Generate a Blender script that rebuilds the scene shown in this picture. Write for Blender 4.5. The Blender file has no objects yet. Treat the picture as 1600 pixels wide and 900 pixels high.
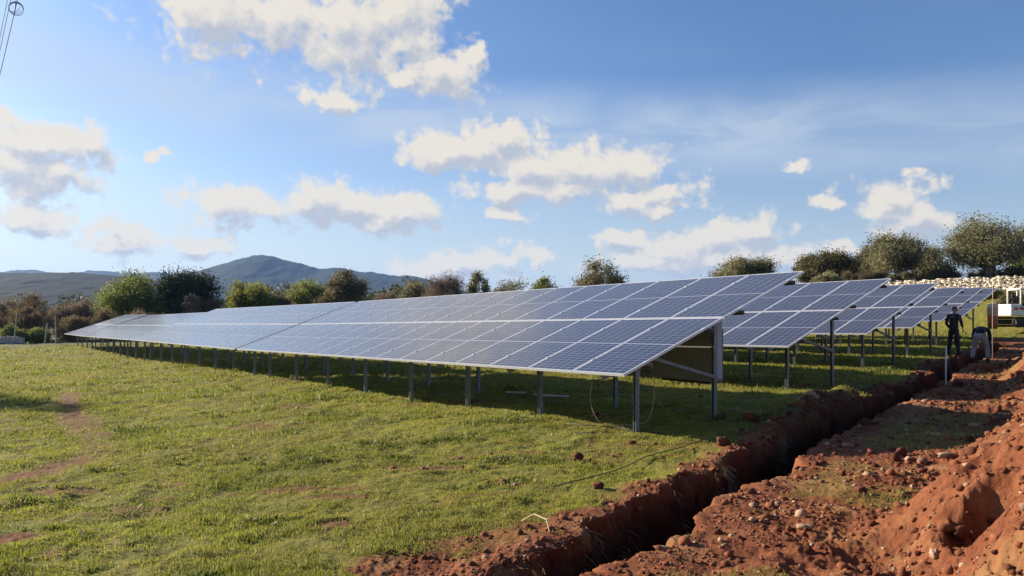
import bpy, math, random
import numpy as np
from mathutils import Vector, Matrix, Euler

random.seed(7)
RNG = np.random.default_rng(11)
C = bpy.context.scene.collection
R = math.radians

# ------------------------------------------------------------------ camera
CAMH = 1.64
FPX = 1220.0            # focal length in pixels of a 1600 px wide frame
cam = bpy.data.cameras.new('camera')
camo = bpy.data.objects.new('camera', cam)
C.objects.link(camo)
camo.location = (0, 0, CAMH)
camo.rotation_euler = (R(90), 0, 0)
cam.sensor_width = 36
cam.lens = 36 * FPX / 1600
cam.shift_y = 0.025
cam.clip_start = 0.1
cam.clip_end = 30000
bpy.context.scene.camera = camo

# ------------------------------------------------------------------ light
SUN = Vector((-2.265, 1.16, 1.0)).normalized()        # towards the sun
SUN_EL = math.asin(SUN.z)
SUN_AZ = math.atan2(SUN.x, SUN.y)                     # from +Y, clockwise seen from above
sl = bpy.data.lights.new('sun', 'SUN')
sl.energy = 5.0
sl.angle = R(0.6)
sl.color = (1.0, 0.86, 0.68)
so = bpy.data.objects.new('sun', sl)
C.objects.link(so)
so.rotation_euler = (-SUN).to_track_quat('-Z', 'Y').to_euler()
SKY_STRENGTH = 0.05
EXPOSURE = 1.18

vs = bpy.context.scene.view_settings
vs.view_transform = 'Standard'
vs.look = 'None'
vs.exposure = EXPOSURE
vs.gamma = 1
vs.use_curve_mapping = False
bpy.context.scene.cycles.use_denoising = True
bpy.context.scene.cycles.max_bounces = 8
bpy.context.scene.cycles.transparent_max_bounces = 8
bpy.context.scene.cycles.volume_bounces = 1


# ------------------------------------------------------------------ node helper
class NT:
    def __init__(self, tree):
        self.t = tree

    def n(self, typ, **kw):
        nd = self.t.nodes.new(typ)
        for k, v in kw.items():
            setattr(nd, k, v)
        return nd

    def put(self, sock, v):
        if v is None:
            return
        if hasattr(v, 'is_linked') or hasattr(v, 'links'):
            self.t.links.new(v, sock)
        else:
            if hasattr(sock.default_value, '__len__') and not hasattr(v, '__len__'):
                v = [v] * len(sock.default_value)
            if hasattr(sock.default_value, '__len__') and len(sock.default_value) == 4 and len(v) == 3:
                v = (*v, 1)
            sock.default_value = v

    def m(self, op, a, b=None, c=None, clamp=False):
        nd = self.n('ShaderNodeMath', operation=op, use_clamp=clamp)
        for i, v in enumerate((a, b, c)):
            if v is not None:
                self.put(nd.inputs[i], v)
        return nd.outputs[0]

    def v(self, op, a, b=None, c=None):
        nd = self.n('ShaderNodeVectorMath', operation=op)
        for i, x in enumerate((a, b, c)):
            if x is not None:
                self.put(nd.inputs[i], x)
        return nd.outputs['Value'] if op in ('LENGTH', 'DOT_PRODUCT', 'DISTANCE') else nd.outputs[0]

    def noise(self, vec, scale, detail=4, rough=0.55, dist=0.0, out=0):
        nd = self.n('ShaderNodeTexNoise')
        self.put(nd.inputs['Vector'], vec)
        nd.inputs['Scale'].default_value = scale
        nd.inputs['Detail'].default_value = detail
        nd.inputs['Roughness'].default_value = rough
        nd.inputs['Distortion'].default_value = dist
        return nd.outputs[out]

    def ss(self, x, lo, hi, a=0.0, b=1.0):
        nd = self.n('ShaderNodeMapRange', interpolation_type='SMOOTHSTEP')
        for i, q in enumerate((x, lo, hi, a, b)):
            self.put(nd.inputs[i], q)
        return nd.outputs[0]

    def mix(self, f, a, b, blend='MIX'):
        nd = self.n('ShaderNodeMix', data_type='RGBA', blend_type=blend)
        self.put(nd.inputs[0], f)
        self.put(nd.inputs[6], a)
        self.put(nd.inputs[7], b)
        return nd.outputs[2]

    def ramp(self, x, stops):
        nd = self.n('ShaderNodeValToRGB')
        self.put(nd.inputs[0], x)
        e = nd.color_ramp.elements
        while len(e) < len(stops):
            e.new(0.5)
        for i, (p, c) in enumerate(stops):
            e[i].position = p
            e[i].color = (*c, 1)
        return nd.outputs[0]


def new_mat(name):
    m = bpy.data.materials.new(name)
    m.use_nodes = True
    nt = m.node_tree
    b = nt.nodes['Principled BSDF']
    return m, NT(nt), b


# ------------------------------------------------------------------ sky
def px_dir(px, py):
    x = (px - 800) / FPX
    z = (490 - py) / FPX
    return math.atan2(x, 1), math.atan2(z, math.hypot(1, x))


def build_world():
    w = bpy.data.worlds.new('World')
    bpy.context.scene.world = w
    w.use_nodes = True
    nt = w.node_tree
    N = NT(nt)
    bg = nt.nodes['Background']
    sky = N.n('ShaderNodeTexSky', sky_type='NISHITA')
    sky.sun_disc = False
    sky.sun_elevation = SUN_EL
    sky.sun_rotation = SUN_AZ
    sky.altitude = 100
    sky.air_density = 1.0
    sky.dust_density = 1.6
    sky.ozone_density = 2.0
    geo = N.n('ShaderNodeTexCoord')
    d = N.v('NORMALIZE', geo.outputs['Generated'])
    sep = N.n('ShaderNodeSeparateXYZ')
    N.put(sep.inputs[0], d)
    az = N.m('ARCTAN2', sep.outputs[0], sep.outputs[1])
    el = N.m('ARCSINE', sep.outputs[2])
    cmb = N.n('ShaderNodeCombineXYZ')
    N.put(cmb.inputs[0], az)
    N.put(cmb.inputs[1], el)
    P = cmb.outputs[0]
    # clouds of the photograph: centre and half size in photo pixels
    blobs = [
        (330, 12, 85, 42), (430, 28, 80, 48), (540, 38, 92, 72), (610, 15, 85, 58), (560, 75, 55, 38),
        (640, 60, 45, 40), (690, 108, 52, 34), (740, 92, 22, 18), (640, 118, 26, 15),
        (60, 228, 105, 26), (130, 222, 42, 20), (20, 262, 90, 32), (90, 262, 60, 16),
        (700, 238, 68, 28), (790, 222, 48, 34), (745, 245, 60, 30), (820, 262, 75, 38), (900, 262, 72, 36),
        (960, 258, 62, 30), (1000, 262, 46, 24), (800, 296, 72, 20), (880, 292, 75, 22), (1040, 300, 40, 26), (985, 312, 42, 20),
        (795, 332, 36, 12), (1035, 325, 52, 12), (515, 155, 36, 12),
        (340, 322, 58, 24), (420, 318, 62, 22), (500, 316, 66, 28), (560, 328, 55, 25), (620, 336, 56, 26), (590, 350, 40, 14),
        (180, 356, 52, 12), (195, 376, 66, 14), (310, 382, 42, 12), (30, 345, 62, 18), (250, 232, 22, 7),
        (1395, 312, 62, 38), (1425, 345, 62, 28), (1370, 330, 40, 18), (1290, 318, 24, 12), (1428, 268, 18, 12), (1247, 260, 16, 9),
        (1180, 362, 58, 24), (1120, 375, 50, 20), (1050, 392, 92, 26), (1020, 408, 90, 20), (965, 376, 38, 12), (1120, 400, 82, 18),
        (785, 401, 32, 13), (845, 402, 20, 12), (720, 412, 55, 16), (700, 420, 80, 16), (1240, 402, 60, 16), (1310, 398, 42, 12),
        # outside the frame, so the sky goes on from any other view
        (-420, 180, 160, 60), (-700, 330, 200, 50), (2100, 200, 180, 60), (2500, 330, 200, 50), (-200, 30, 120, 50),
    ]
    def dens(Pv, nbias):
        warp = N.noise(Pv, 11.0, 4, 0.65, out=1)
        warp = N.v('SUBTRACT', warp, (0.5, 0.5, 0.5))
        Pw = N.v('MULTIPLY_ADD', warp, (0.085, 0.055, 0.0), Pv)
        warp2 = N.noise(Pv, 42.0, 3, 0.6, out=1)
        warp2 = N.v('SUBTRACT', warp2, (0.5, 0.5, 0.5))
        Pw = N.v('MULTIPLY_ADD', warp2, (0.026, 0.020, 0.0), Pw)
        acc = None
        for (px, py, rx, ry) in blobs:
            a0, e0 = px_dir(px, py)
            a1, e1 = px_dir(px + rx, py - ry)
            ra = max(0.006, abs(a1 - a0)) * 1.28
            re = max(0.005, abs(e1 - e0)) * 1.28
            q = N.v('MULTIPLY_ADD', Pw, (1 / ra, 1 / re, 0), (-a0 / ra, -e0 / re, 0))
            l = N.v('LENGTH', q)
            acc = l if acc is None else N.m('SMOOTH_MIN', acc, l, 0.25)
        return N.m('SUBTRACT', 1.0, acc), Pw
    d1, Pw = dens(P, 0)
    # sample again a little towards the sun (left and up): the difference is the clouds' own light and shade
    P2 = N.v('ADD', P, (-0.008, 0.015, 0))
    d2, _ = dens(P2, 0)
    def puff(Pv):
        w_ = N.v('MULTIPLY_ADD', N.v('SUBTRACT', N.noise(Pv, 60.0, 3, 0.6, out=1), (0.5, 0.5, 0.5)), (0.022, 0.022, 0.0), Pv)
        acc = None
        for sc, amp in ((24.0, 0.50), (52.0, 0.30), (120.0, 0.16)):
            vo = N.n('ShaderNodeTexVoronoi', feature='F1', voronoi_dimensions='2D')
            vo.inputs['Scale'].default_value = sc
            N.put(vo.inputs['Vector'], w_)
            q = N.m('MULTIPLY', N.m('SUBTRACT', 0.48, vo.outputs['Distance']), amp * 1.5)
            acc = q if acc is None else N.m('ADD', acc, q)
        fine = N.m('MULTIPLY', N.m('SUBTRACT', N.noise(Pv, 70.0, 5, 0.62), 0.5), 0.45)
        return N.m('ADD', N.m('ADD', acc, fine), 0.5)
    fb = puff(P)
    fbs = puff(P2)
    fb2 = N.noise(P, 13.0, 4, 0.55)
    def full(d, f):
        q = N.m('MULTIPLY_ADD', N.m('SUBTRACT', f, 0.5), 1.15, d)
        return N.m('MULTIPLY_ADD', N.m('SUBTRACT', fb2, 0.5), 0.9, q)
    dd = full(d1, fb)
    de = full(d2, fbs)
    mask = N.ss(dd, -0.12, 0.58)
    shade = N.m('ADD', N.m('MULTIPLY', N.m('SUBTRACT', d2, d1), 1.5), N.m('MULTIPLY', N.m('SUBTRACT', fbs, fb), 0.75))
    shade = N.m('MULTIPLY_ADD', N.m('SUBTRACT', dd, 0.70), 0.50, shade)
    sh = N.ss(shade, -0.40, 0.52)
    K = 1.0 / SKY_STRENGTH
    lit = (0.385 * K, 0.355 * K, 0.305 * K)
    dark = (0.225 * K, 0.240 * K, 0.268 * K)
    cc = N.mix(sh, lit, dark)
    # thin high cloud: streaked noise inside a band
    stv = N.v('MULTIPLY', P, (3.0, 11.0, 1.0))
    st = N.noise(stv, 1.6, 6, 0.6, 0.6)
    bandc = N.m('ADD', N.m('MULTIPLY', az, -0.055), 0.235)
    band = N.m('ABSOLUTE', N.m('SUBTRACT', el, bandc))
    band = N.ss(band, 0.0, 0.075, 1.0, 0.0)
    cir = N.m('MULTIPLY', N.m('MULTIPLY_ADD', N.ss(st, 0.25, 0.72), 0.72, 0.28), band)
    lowv = N.m('MULTIPLY', N.ss(el, 0.0, 0.26, 0.85, 0.0), N.ss(az, -0.75, 0.55, 1.0, 0.60))
    wide = N.m('MULTIPLY', N.ss(N.noise(stv, 0.8, 5, 0.6, 0.3), 0.40, 0.8), N.ss(el, 0.02, 0.32, 0.35, 0.06))
    cir = N.m('MAXIMUM', N.m('MULTIPLY', cir, 0.85), wide)
    skyc = N.mix(1.0, sky.outputs[0], (0.78, 1.01, 1.34), 'MULTIPLY')
    base = N.mix(cir, skyc, (0.255 * K, 0.295 * K, 0.345 * K))
    base = N.mix(lowv, base, (0.335 * K, 0.365 * K, 0.375 * K))
    # low haze band of far small cloud near the horizon
    col = N.mix(N.m('MULTIPLY', mask, 0.96), base, cc)
    nt.links.new(col, bg.inputs[0])
    bg.inputs[1].default_value = SKY_STRENGTH
    w.cycles.sampling_method = 'MANUAL'
    w.cycles.sample_map_resolution = 1024


build_world()


# ------------------------------------------------------------------ mesh helpers
def mesh_np(name, verts, faces, mats, smooth=False, col=None, uv=None, fmat=None):
    """faces: int array (n, k)"""
    verts = np.asarray(verts, np.float32)
    faces = np.asarray(faces, np.int32)
    me = bpy.data.meshes.new(name)
    n, k = faces.shape
    me.vertices.add(len(verts))
    me.vertices.foreach_set('co', verts.ravel())
    me.loops.add(n * k)
    me.loops.foreach_set('vertex_index', faces.ravel())
    me.polygons.add(n)
    me.polygons.foreach_set('loop_start', np.arange(0, n * k, k, dtype=np.int32))
    me.polygons.foreach_set('loop_total', np.full(n, k, np.int32))
    if smooth:
        me.polygons.foreach_set('use_smooth', np.ones(n, bool))
    if fmat is not None:
        me.polygons.foreach_set('material_index', np.asarray(fmat, np.int32))
    me.update(calc_edges=True)
    if col is not None:
        col = np.asarray(col, np.float32)
        a = me.color_attributes.new('tint', 'FLOAT_COLOR', 'POINT')
        a.data.foreach_set('color', col.ravel())
    for m in (mats if isinstance(mats, (list, tuple)) else [mats]):
        me.materials.append(m)
    return me


def link(name, me, parent=None, loc=None):
    o = bpy.data.objects.new(name, me)
    C.objects.link(o)
    if parent is not None:
        o.parent = parent
    if loc is not None:
        o.location = loc
    return o


def tag(o, label=None, cat=None, group=None, kind=None):
    if label:
        o['label'] = label
    if cat:
        o['category'] = cat
    if group:
        o['group'] = group
    if kind:
        o['kind'] = kind
    return o


def empty(name, loc, rz=0):
    o = bpy.data.objects.new(name, None)
    C.objects.link(o)
    o.location = loc
    o.rotation_euler = (0, 0, rz)
    o.empty_display_size = 0.2
    return o


class MB:
    """collects shapes; build() links ONE mesh object"""
    def __init__(self):
        self.v = []
        self.f = []

    def box(self, c, s, rot=None, bev=0.0):
        c = Vector(c)
        hx, hy, hz = s[0] / 2, s[1] / 2, s[2] / 2
        b = min(bev, hx * .9, hy * .9, hz * .9)
        i0 = len(self.v)
        pts = []
        if b <= 0:
            for z in (-hz, hz):
                for y in (-hy, hy):
                    for x in (-hx, hx):
                        pts.append(Vector((x, y, z)))
            fs = [(0, 2, 3, 1), (4, 5, 7, 6), (0, 1, 5, 4), (2, 6, 7, 3), (0, 4, 6, 2), (1, 3, 7, 5)]
        else:
            import bmesh
            bm = bmesh.new()
            bmesh.ops.create_cube(bm, size=1)
            for vv in bm.verts:
                vv.co = Vector((vv.co.x * hx * 2, vv.co.y * hy * 2, vv.co.z * hz * 2))
            bmesh.ops.bevel(bm, geom=list(bm.edges), offset=b, segments=2, affect='EDGES', profile=0.5)
            bm.verts.index_update()
            pts = [vv.co.copy() for vv in bm.verts]
            fs = [tuple(vv.index for vv in f.verts) for f in bm.faces]
            bm.free()
        for p in pts:
            if rot is not None:
                p = rot @ p
            self.v.append(tuple(p + c))
        self.f += [tuple(i0 + j for j in f) for f in fs]

    def beam(self, a, b, w, h, up=(0, 0, 1), prof='box', t=0.006):
        a, b = Vector(a), Vector(b)
        d = (b - a)
        L = d.length
        z = d.normalized()
        x = Vector(up).cross(z)
        if x.length < 1e-4:
            x = Vector((1, 0, 0)).cross(z)
        x.normalize()
        y = z.cross(x)
        if prof == 'box':
            sh = [[(-w / 2, -h / 2), (w / 2, -h / 2), (w / 2, h / 2), (-w / 2, h / 2)]]
        elif prof == 'C':     # C channel: web and two flanges
            sh = [[(-w / 2, -h / 2), (-w / 2 + t, -h / 2), (-w / 2 + t, h / 2), (-w / 2, h / 2)],
                  [(-w / 2 + t, -h / 2), (w / 2, -h / 2), (w / 2, -h / 2 + t), (-w / 2 + t, -h / 2 + t)],
                  [(-w / 2 + t, h / 2 - t), (w / 2, h / 2 - t), (w / 2, h / 2), (-w / 2 + t, h / 2)]]
        for s in sh:
            i0 = len(self.v)
            for e in (a, b):
                for (p, q) in s:
                    self.v.append(tuple(e + x * p + y * q))
            self.f += [(i0, i0 + 3, i0 + 2, i0 + 1), (i0 + 4, i0 + 5, i0 + 6, i0 + 7)]
            for j in range(4):
                k = (j + 1) % 4
                self.f.append((i0 + j, i0 + k, i0 + 4 + k, i0 + 4 + j))

    def tube(self, pts, rad, seg=8, cap=True):
        pts = [Vector(p) for p in pts]
        if not hasattr(rad, '__len__'):
            rad = [rad] * len(pts)
        i0 = len(self.v)
        px = None
        for i, p in enumerate(pts):
            d = (pts[min(i + 1, len(pts) - 1)] - pts[max(i - 1, 0)]).normalized()
            if px is None:
                px = d.orthogonal().normalized()
            else:
                px = (px - d * px.dot(d))
                px = px.normalized() if px.length > 1e-5 else d.orthogonal().normalized()
            py = d.cross(px)
            for j in range(seg):
                a = 2 * math.pi * j / seg
                self.v.append(tuple(p + (px * math.cos(a) + py * math.sin(a)) * rad[i]))
        for i in range(len(pts) - 1):
            for j in range(seg):
                k = (j + 1) % seg
                self.f.append((i0 + i * seg + j, i0 + i * seg + k, i0 + (i + 1) * seg + k, i0 + (i + 1) * seg + j))
        if cap:
            self.f.append(tuple(i0 + j for j in reversed(range(seg))))
            e = i0 + (len(pts) - 1) * seg
            self.f.append(tuple(e + j for j in range(seg)))

    def lathe(self, prof, c=(0, 0, 0), seg=20):
        c = Vector(c)
        self.tube_rings([(c + Vector((0, 0, z)), r) for r, z in prof], seg)

    def tube_rings(self, rings, seg):
        i0 = len(self.v)
        for p, r in rings:
            for j in range(seg):
                a = 2 * math.pi * j / seg
                self.v.append((p.x + math.cos(a) * r, p.y + math.sin(a) * r, p.z))
        for i in range(len(rings) - 1):
            for j in range(seg):
                k = (j + 1) % seg
                self.f.append((i0 + i * seg + j, i0 + i * seg + k, i0 + (i + 1) * seg + k, i0 + (i + 1) * seg + j))
        self.f.append(tuple(i0 + j for j in reversed(range(seg))))
        e = i0 + (len(rings) - 1) * seg
        self.f.append(tuple(e + j for j in range(seg)))

    def mesh(self, name, mat, smooth=False):
        me = bpy.data.meshes.new(name)
        me.from_pydata([tuple(v) for v in self.v], [], self.f)
        me.materials.append(mat)
        if smooth:
            me.polygons.foreach_set('use_smooth', [True] * len(me.polygons))
        me.update()
        return me

    def build(self, name, mat, parent=None, smooth=False, loc=None):
        return link(name, self.mesh(name, mat, smooth), parent, loc)


# ------------------------------------------------------------------ numpy noise
def _hash(ix, iy, seed):
    h = (ix.astype(np.int64) * 374761393 + iy.astype(np.int64) * 668265263 + seed * 1442695041) & 0xFFFFFFFF
    h = ((h ^ (h >> 13)) * 1274126177) & 0xFFFFFFFF
    h = (h ^ (h >> 16)) & 0xFFFFFFFF
    return h / 4294967295.0


def vnoise(x, y, seed=0):
    ix = np.floor(x)
    iy = np.floor(y)
    fx = x - ix
    fy = y - iy
    fx = fx * fx * fx * (fx * (fx * 6 - 15) + 10)
    fy = fy * fy * fy * (fy * (fy * 6 - 15) + 10)
    a = _hash(ix, iy, seed)
    b = _hash(ix + 1, iy, seed)
    c = _hash(ix, iy + 1, seed)
    d = _hash(ix + 1, iy + 1, seed)
    return (a * (1 - fx) + b * fx) * (1 - fy) + (c * (1 - fx) + d * fx) * fy * 1.0


def fbm(x, y, sc, oct=4, seed=0, gain=0.5):
    """about -1..1"""
    s = 0
    a = 1.0
    t = 0
    ca, sa = math.cos(0.6), math.sin(0.6)
    x, y = x / sc, y / sc
    for o in range(oct):
        s = s + a * (vnoise(x, y, seed + o * 17) * 2 - 1)
        t += a
        a *= gain
        x, y = (x * ca - y * sa) * 2.03 + 11.3, (x * sa + y * ca) * 2.03 + 5.1
    return s / t * 1.6


def sstep(x, a, b):
    t = np.clip((x - a) / (b - a), 0, 1)
    return t * t * (3 - 2 * t)


# ------------------------------------------------------------------ terrain
def st_of(x, y):
    """trench coordinates: s across (right positive), t along"""
    x, y = x / 1.06, y / 1.06
    return x * .807 - y * .59, x * .59 + y * .807


def base_z(x, y):
    z = np.interp(x, [-400, -60, -30, -23, -16.6, -11.4, -7.4, -5, -2.3, 0, 14, 25, 60, 400],
                  [-2.6, -1.05, -.82, -.78, -.62, -.49, -.35, -.26, -.18, -.11, .09, .28, .8, 5.0])
    q = wall_q(x, y)
    far = 1 - .8 * sstep(y, 160, 400)
    z = z + 2.65 * sstep(q, -8, -.8) * far
    z = z + 1.05 * sstep(q, .25, .9) * far
    return z


def wall_q(x, y):
    """distance uphill of the terrace wall, which runs parallel to the solar rows"""
    return (x - 29) * .8089 + (y - 60) * .588


def trench_profile(s, t):
    """signed measure, >0 inside the trench"""
    n = fbm(t, t * 0 + 3.3, 1.1, 3, 5)
    n2 = fbm(t, t * 0 + 8.3, .28, 3, 9)
    near = 1 - sstep(t, 4.2, 6.5)
    left = -3.08 + .13 * n * (1 - .7 * near) + .05 * n2 + .18 * near
    n3 = fbm(t, t * 0 + 13.3, .9, 3, 15)
    n4 = fbm(t, t * 0 + 18.3, .22, 3, 19)
    right = -2.57 + .10 * n3 + .045 * n4
    return left, right


def mound(s, t):
    H = np.interp(t, [-3, 0, 3, 5, 8, 10, 11.5, 14, 17, 20, 45, 52], [0, .55, .75, .9, .95, .72, .30, .18, .45, .80, .95, 0])
    s0 = np.interp(t, [0, 4, 6, 10, 13, 17, 60], [-.75, -.85, -.95, -1.10, -1.0, -1.6, -2.0])
    s0 = s0 + .25 * fbm(t, s * .3, 1.7, 3, 31)
    up = sstep(s, s0, s0 + 1.15)
    dn = 1 - sstep(s, s0 + 2.6, s0 + 5.0)
    return H * up * dn


def dirt_mask(x, y):
    """1 = bare red soil, 0 = grass"""
    s, t = st_of(x, y)
    n = fbm(x, y, .55, 5, 41, .6)
    big = fbm(x, y, 3.0, 3, 47)
    left = sstep(s + .30 * n + .18 * big, -3.74, -3.30)             # the trench's left rim
    m = left
    # fade of the diggings to the far side
    m = m * (1 - sstep(t, 44, 50)) * sstep(t, -6, -3)
    # right end of the diggings
    m = m * (1 - sstep(s + .6 * big, 5.5, 7.5))
    # patches of thin grass on the right bank
    thin = sstep(fbm(x * .8, y, 1.2, 4, 53) , .32, .62) * sstep(s, -2.3, -2.0) * (1 - sstep(s, -1.3, -.9)) * .35
    m = m * (1 - thin)
    m = m * (1 - .5 * sstep(t, 9.6, 10.4) * (1 - sstep(t, 11.6, 12.6)) * sstep(s, -2.3, -2.0) * (1 - sstep(s, -.9, -.2)))
    x, y = x / 1.06, y / 1.06
    # bare patches in the meadow
    def patch(cx, cy, rx, ry, k=1.0, ang=0):
        ca, sa = math.cos(ang), math.sin(ang)
        dx, dy = x - cx, y - cy
        u = (dx * ca + dy * sa) / rx
        v = (-dx * sa + dy * ca) / ry
        r = np.sqrt(u * u + v * v)
        return k * (1 - sstep(r + .55 * n + .2 * big, .5, 1.15))
    for a in [(-.62, 5.15, .42, .34, 1.0), (-.25, 5.6, .5, .25, .8), (-5.0, 8.4, .55, .13, .75), (-2.35, 7.7, .95, .28, .95), (-5.4, 6.9, .5, .2, .9), (-1.6, 7.3, .5, .12, .8),
              (-4.0, 6.3, .55, .16, 1.0), (-.9, 8.3, .35, .13, .8), (-.2, 7.1, .3, .1, .5), (.95, 8.9, .8, .35, .45),
              (1.9, 9.6, 1.2, .35, .4), (-3.3, 7.1, .6, .08, .5), (-.75, 6.9, .6, .12, .45),
              (5.0, 11.9, 1.4, .8, .5), (7.3, 17.0, 2.2, .7, .5), (3.2, 11.6, 1.8, .6, .35),
              (-12.3, 18.0, .6, .9, .8), (-4.6, 8.0, .7, .16, .8), (-.6, 4.75, .5, .22, 1.0), (.2, 5.9, .5, .22, .8)]:
        m = np.maximum(m, patch(*a))
    # foot track on the left
    tx = np.interp(y, [7.5, 8.2, 9.2, 10.6, 12.2, 15, 18, 21], [-6.6, -5.9, -5.55, -5.6, -6.5, -8.4, -10.2, -11.9])
    tr = (1 - sstep(np.abs(x - tx) + .22 * n, .10, .50)) * sstep(y, 7.2, 8.5) * (1 - sstep(y, 19, 21)) * (.72 + .35 * big + .35 * n)
    m = np.maximum(m, np.clip(tr, 0, 1))
    x, y = x * 1.06, y * 1.06
    # scattered worn spots
    m = np.maximum(m, .75 * sstep(fbm(x, y * 1.6, .9, 5, 61, .6), .52, .90))
    return np.clip(m, 0, 1)


def terrain(x, y, fine=True):
    s, t = st_of(x, y)
    z = base_z(x, y)
    r = np.sqrt(x * x + y * y)
    fade = 1 - sstep(r, 60, 120)
    m = dirt_mask(x, y)
    ends = (1 - sstep(t, 40, 42)) * sstep(t, -4, -3)
    L, Rr = trench_profile(s, t)
    # spoil thrown up along the left rim
    rim = np.exp(-((s - (L - .22)) / .20) ** 2) * (.025 + .055 * np.clip(fbm(x, y, .8, 3, 71), -.4, 1)) * ends
    z = z + rim * np.clip(m * 1.4, 0, 1)
    far_rim = np.exp(-((s - (L - .35)) / .35) ** 2) * .22 * sstep(t, 11.0, 12.2) * (1 - sstep(t, 14, 17)) * np.clip(.7 + .5 * fbm(x, y, .7, 3, 72), 0, 1.4)
    z = z + far_rim
    z = z + mound(s, t) * (1 + .16 * fbm(x, y, .6, 5, 73, .6))
    # a bite dug out of the near heap and a second lump below it
    def bump(cs, ct, rs, rt, h, e=2):
        q = ((s - cs) / rs) ** 2 + ((t - ct) / rt) ** 2
        return h * np.exp(-q ** (e / 2))
    wob = .10 * fbm(x, y, .35, 3, 77)
    q = np.sqrt(((s + .40 + wob) / .26) ** 2 + ((t - 5.55 + wob) / .42) ** 2)
    z = z - .34 * (1 - sstep(q, .45, 1.0)) + bump(-.78, 5.6, .15, .4, .12)
    q = np.sqrt(((s + .88 + wob) / .20) ** 2 + ((t - 4.75 + wob) / .26) ** 2)
    z = z - .16 * (1 - sstep(q, .4, 1.0)) + bump(-1.15, 4.8, .15, .25, .10)
    z = z + bump(-1.25, 3.75, .30, .4, .16) + bump(-.72, 6.5, .4, .8, .14) + bump(-1.6, 4.9, .2, .3, .06) \
        + bump(-.25, 3.9, .35, .4, .22)
    # relief
    rough = m * (.35 + .65 * sstep(s, -2.3, -1.0)) * np.clip(1.2 - r / 60, .4, 1)
    calm = .55 + .45 * sstep(fbm(x, y, 1.0, 3, 161, .6), -.35, .45)
    calm = np.maximum(calm, sstep(t, 5.2, 4.2))
    cr1 = .45 - np.abs(fbm(x, y, .22, 4, 81, .6))
    cr2 = .45 - np.abs(fbm(x, y, .075, 3, 85, .6))
    z = z + rough * (.075 * fbm(x, y, .5, 4, 83, .55) + calm * (.060 * cr1 + .028 * cr2) - .02)
    z = z + rough * calm * .010 * fbm(x, y, .03, 2, 89, .7)
    z = z + (1 - m) * fade * (.035 * fbm(x, y, 1.1, 4, 91) + .022 * fbm(x, y, .25, 3, 93))
    z = z + fade * .07 * fbm(x, y, 6.0, 2, 95) * sstep(r, 3, 9)
    # the trench
    sw = s + .035 * fbm(x, y, .30, 2, 141)
    ins = sstep(sw, L - .05, L + .13) * (1 - sstep(sw, Rr - .08, Rr + .08)) * ends
    dep = .95 + .12 * fbm(x, y, .7, 3, 97)
    wallrough = .16 * fbm(t, z * 3 + s * 4, .35, 4, 99, .6)
    z = z - ins * (dep + wallrough)
    # the far plain falls very slightly below the eye line
    z = np.where(r > 900, np.minimum(z, 6), z)
    return z


def gz(x, y):
    return float(terrain(np.array([float(x)]), np.array([float(y)]))[0])


# ------------------------------------------------------------------ ground material
def mat_ground():
    m, N, b = new_mat('meadow and red soil')
    at = N.n('ShaderNodeAttribute', attribute_name='tint')
    sepc = N.n('ShaderNodeSeparateColor')
    N.put(sepc.inputs[0], at.outputs['Color'])
    geo = N.n('ShaderNodeNewGeometry')
    P = geo.outputs['Position']
    n1 = N.noise(P, 3.0, 6, .65)
    n2 = N.noise(P, 22.0, 6, .7)
    n3 = N.noise(P, .35, 4, .6)
    n4 = N.noise(P, 90.0, 3, .7)
    soil = N.ramp(n1, [(.30, (.105, .034, .015)), (.50, (.195, .067, .028)), (.72, (.28, .118, .052))])
    soil = N.mix(N.ss(n2, .30, .72), N.mix(.42, soil, (.10, .03, .016)), soil)
    soil = N.mix(N.ss(n4, .60, .74, 0, .45), soil, (.38, .24, .14))
    wv = N.noise(P, .9, 4, .6)
    soil = N.mix(N.ss(wv, .50, .68, 0, .55), soil, (.33, .20, .085))
    soil = N.mix(N.m('MULTIPLY', sepc.outputs[2], .86), soil, (.020, .0068, .0042))  # blue channel: shade painted near-black into the trench and rim soil
    soil = N.mix(N.m('MULTIPLY', at.outputs['Alpha'], .6), soil, (.125, .062, .028))
    grass = N.ramp(n1, [(.30, (.11, .11, .020)), (.52, (.18, .17, .032)), (.75, (.24, .19, .055))])
    grass = N.mix(N.ss(n2, .35, .75, .0, .45), grass, (.055, .065, .016))
    grass = N.mix(N.ss(n3, .4, .75, 0, .35), grass, (.20, .18, .05))
    far = N.mix(N.noise(P, .02, 5, .6), (.07, .09, .035), (.14, .13, .06))
    grass = N.mix(sepc.outputs[1], grass, far)
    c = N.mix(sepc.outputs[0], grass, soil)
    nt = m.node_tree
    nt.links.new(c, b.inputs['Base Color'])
    b.inputs['Roughness'].default_value = .95
    b.inputs['Specular IOR Level'].default_value = .15
    bp = N.n('ShaderNodeBump')
    bp.inputs['Strength'].default_value = .9
    bp.inputs['Distance'].default_value = .02
    h = N.m('MULTIPLY_ADD', n4, .35, n2)
    N.put(bp.inputs['Height'], h)
    nt.links.new(bp.outputs[0], b.inputs['Normal'])
    return m


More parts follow.
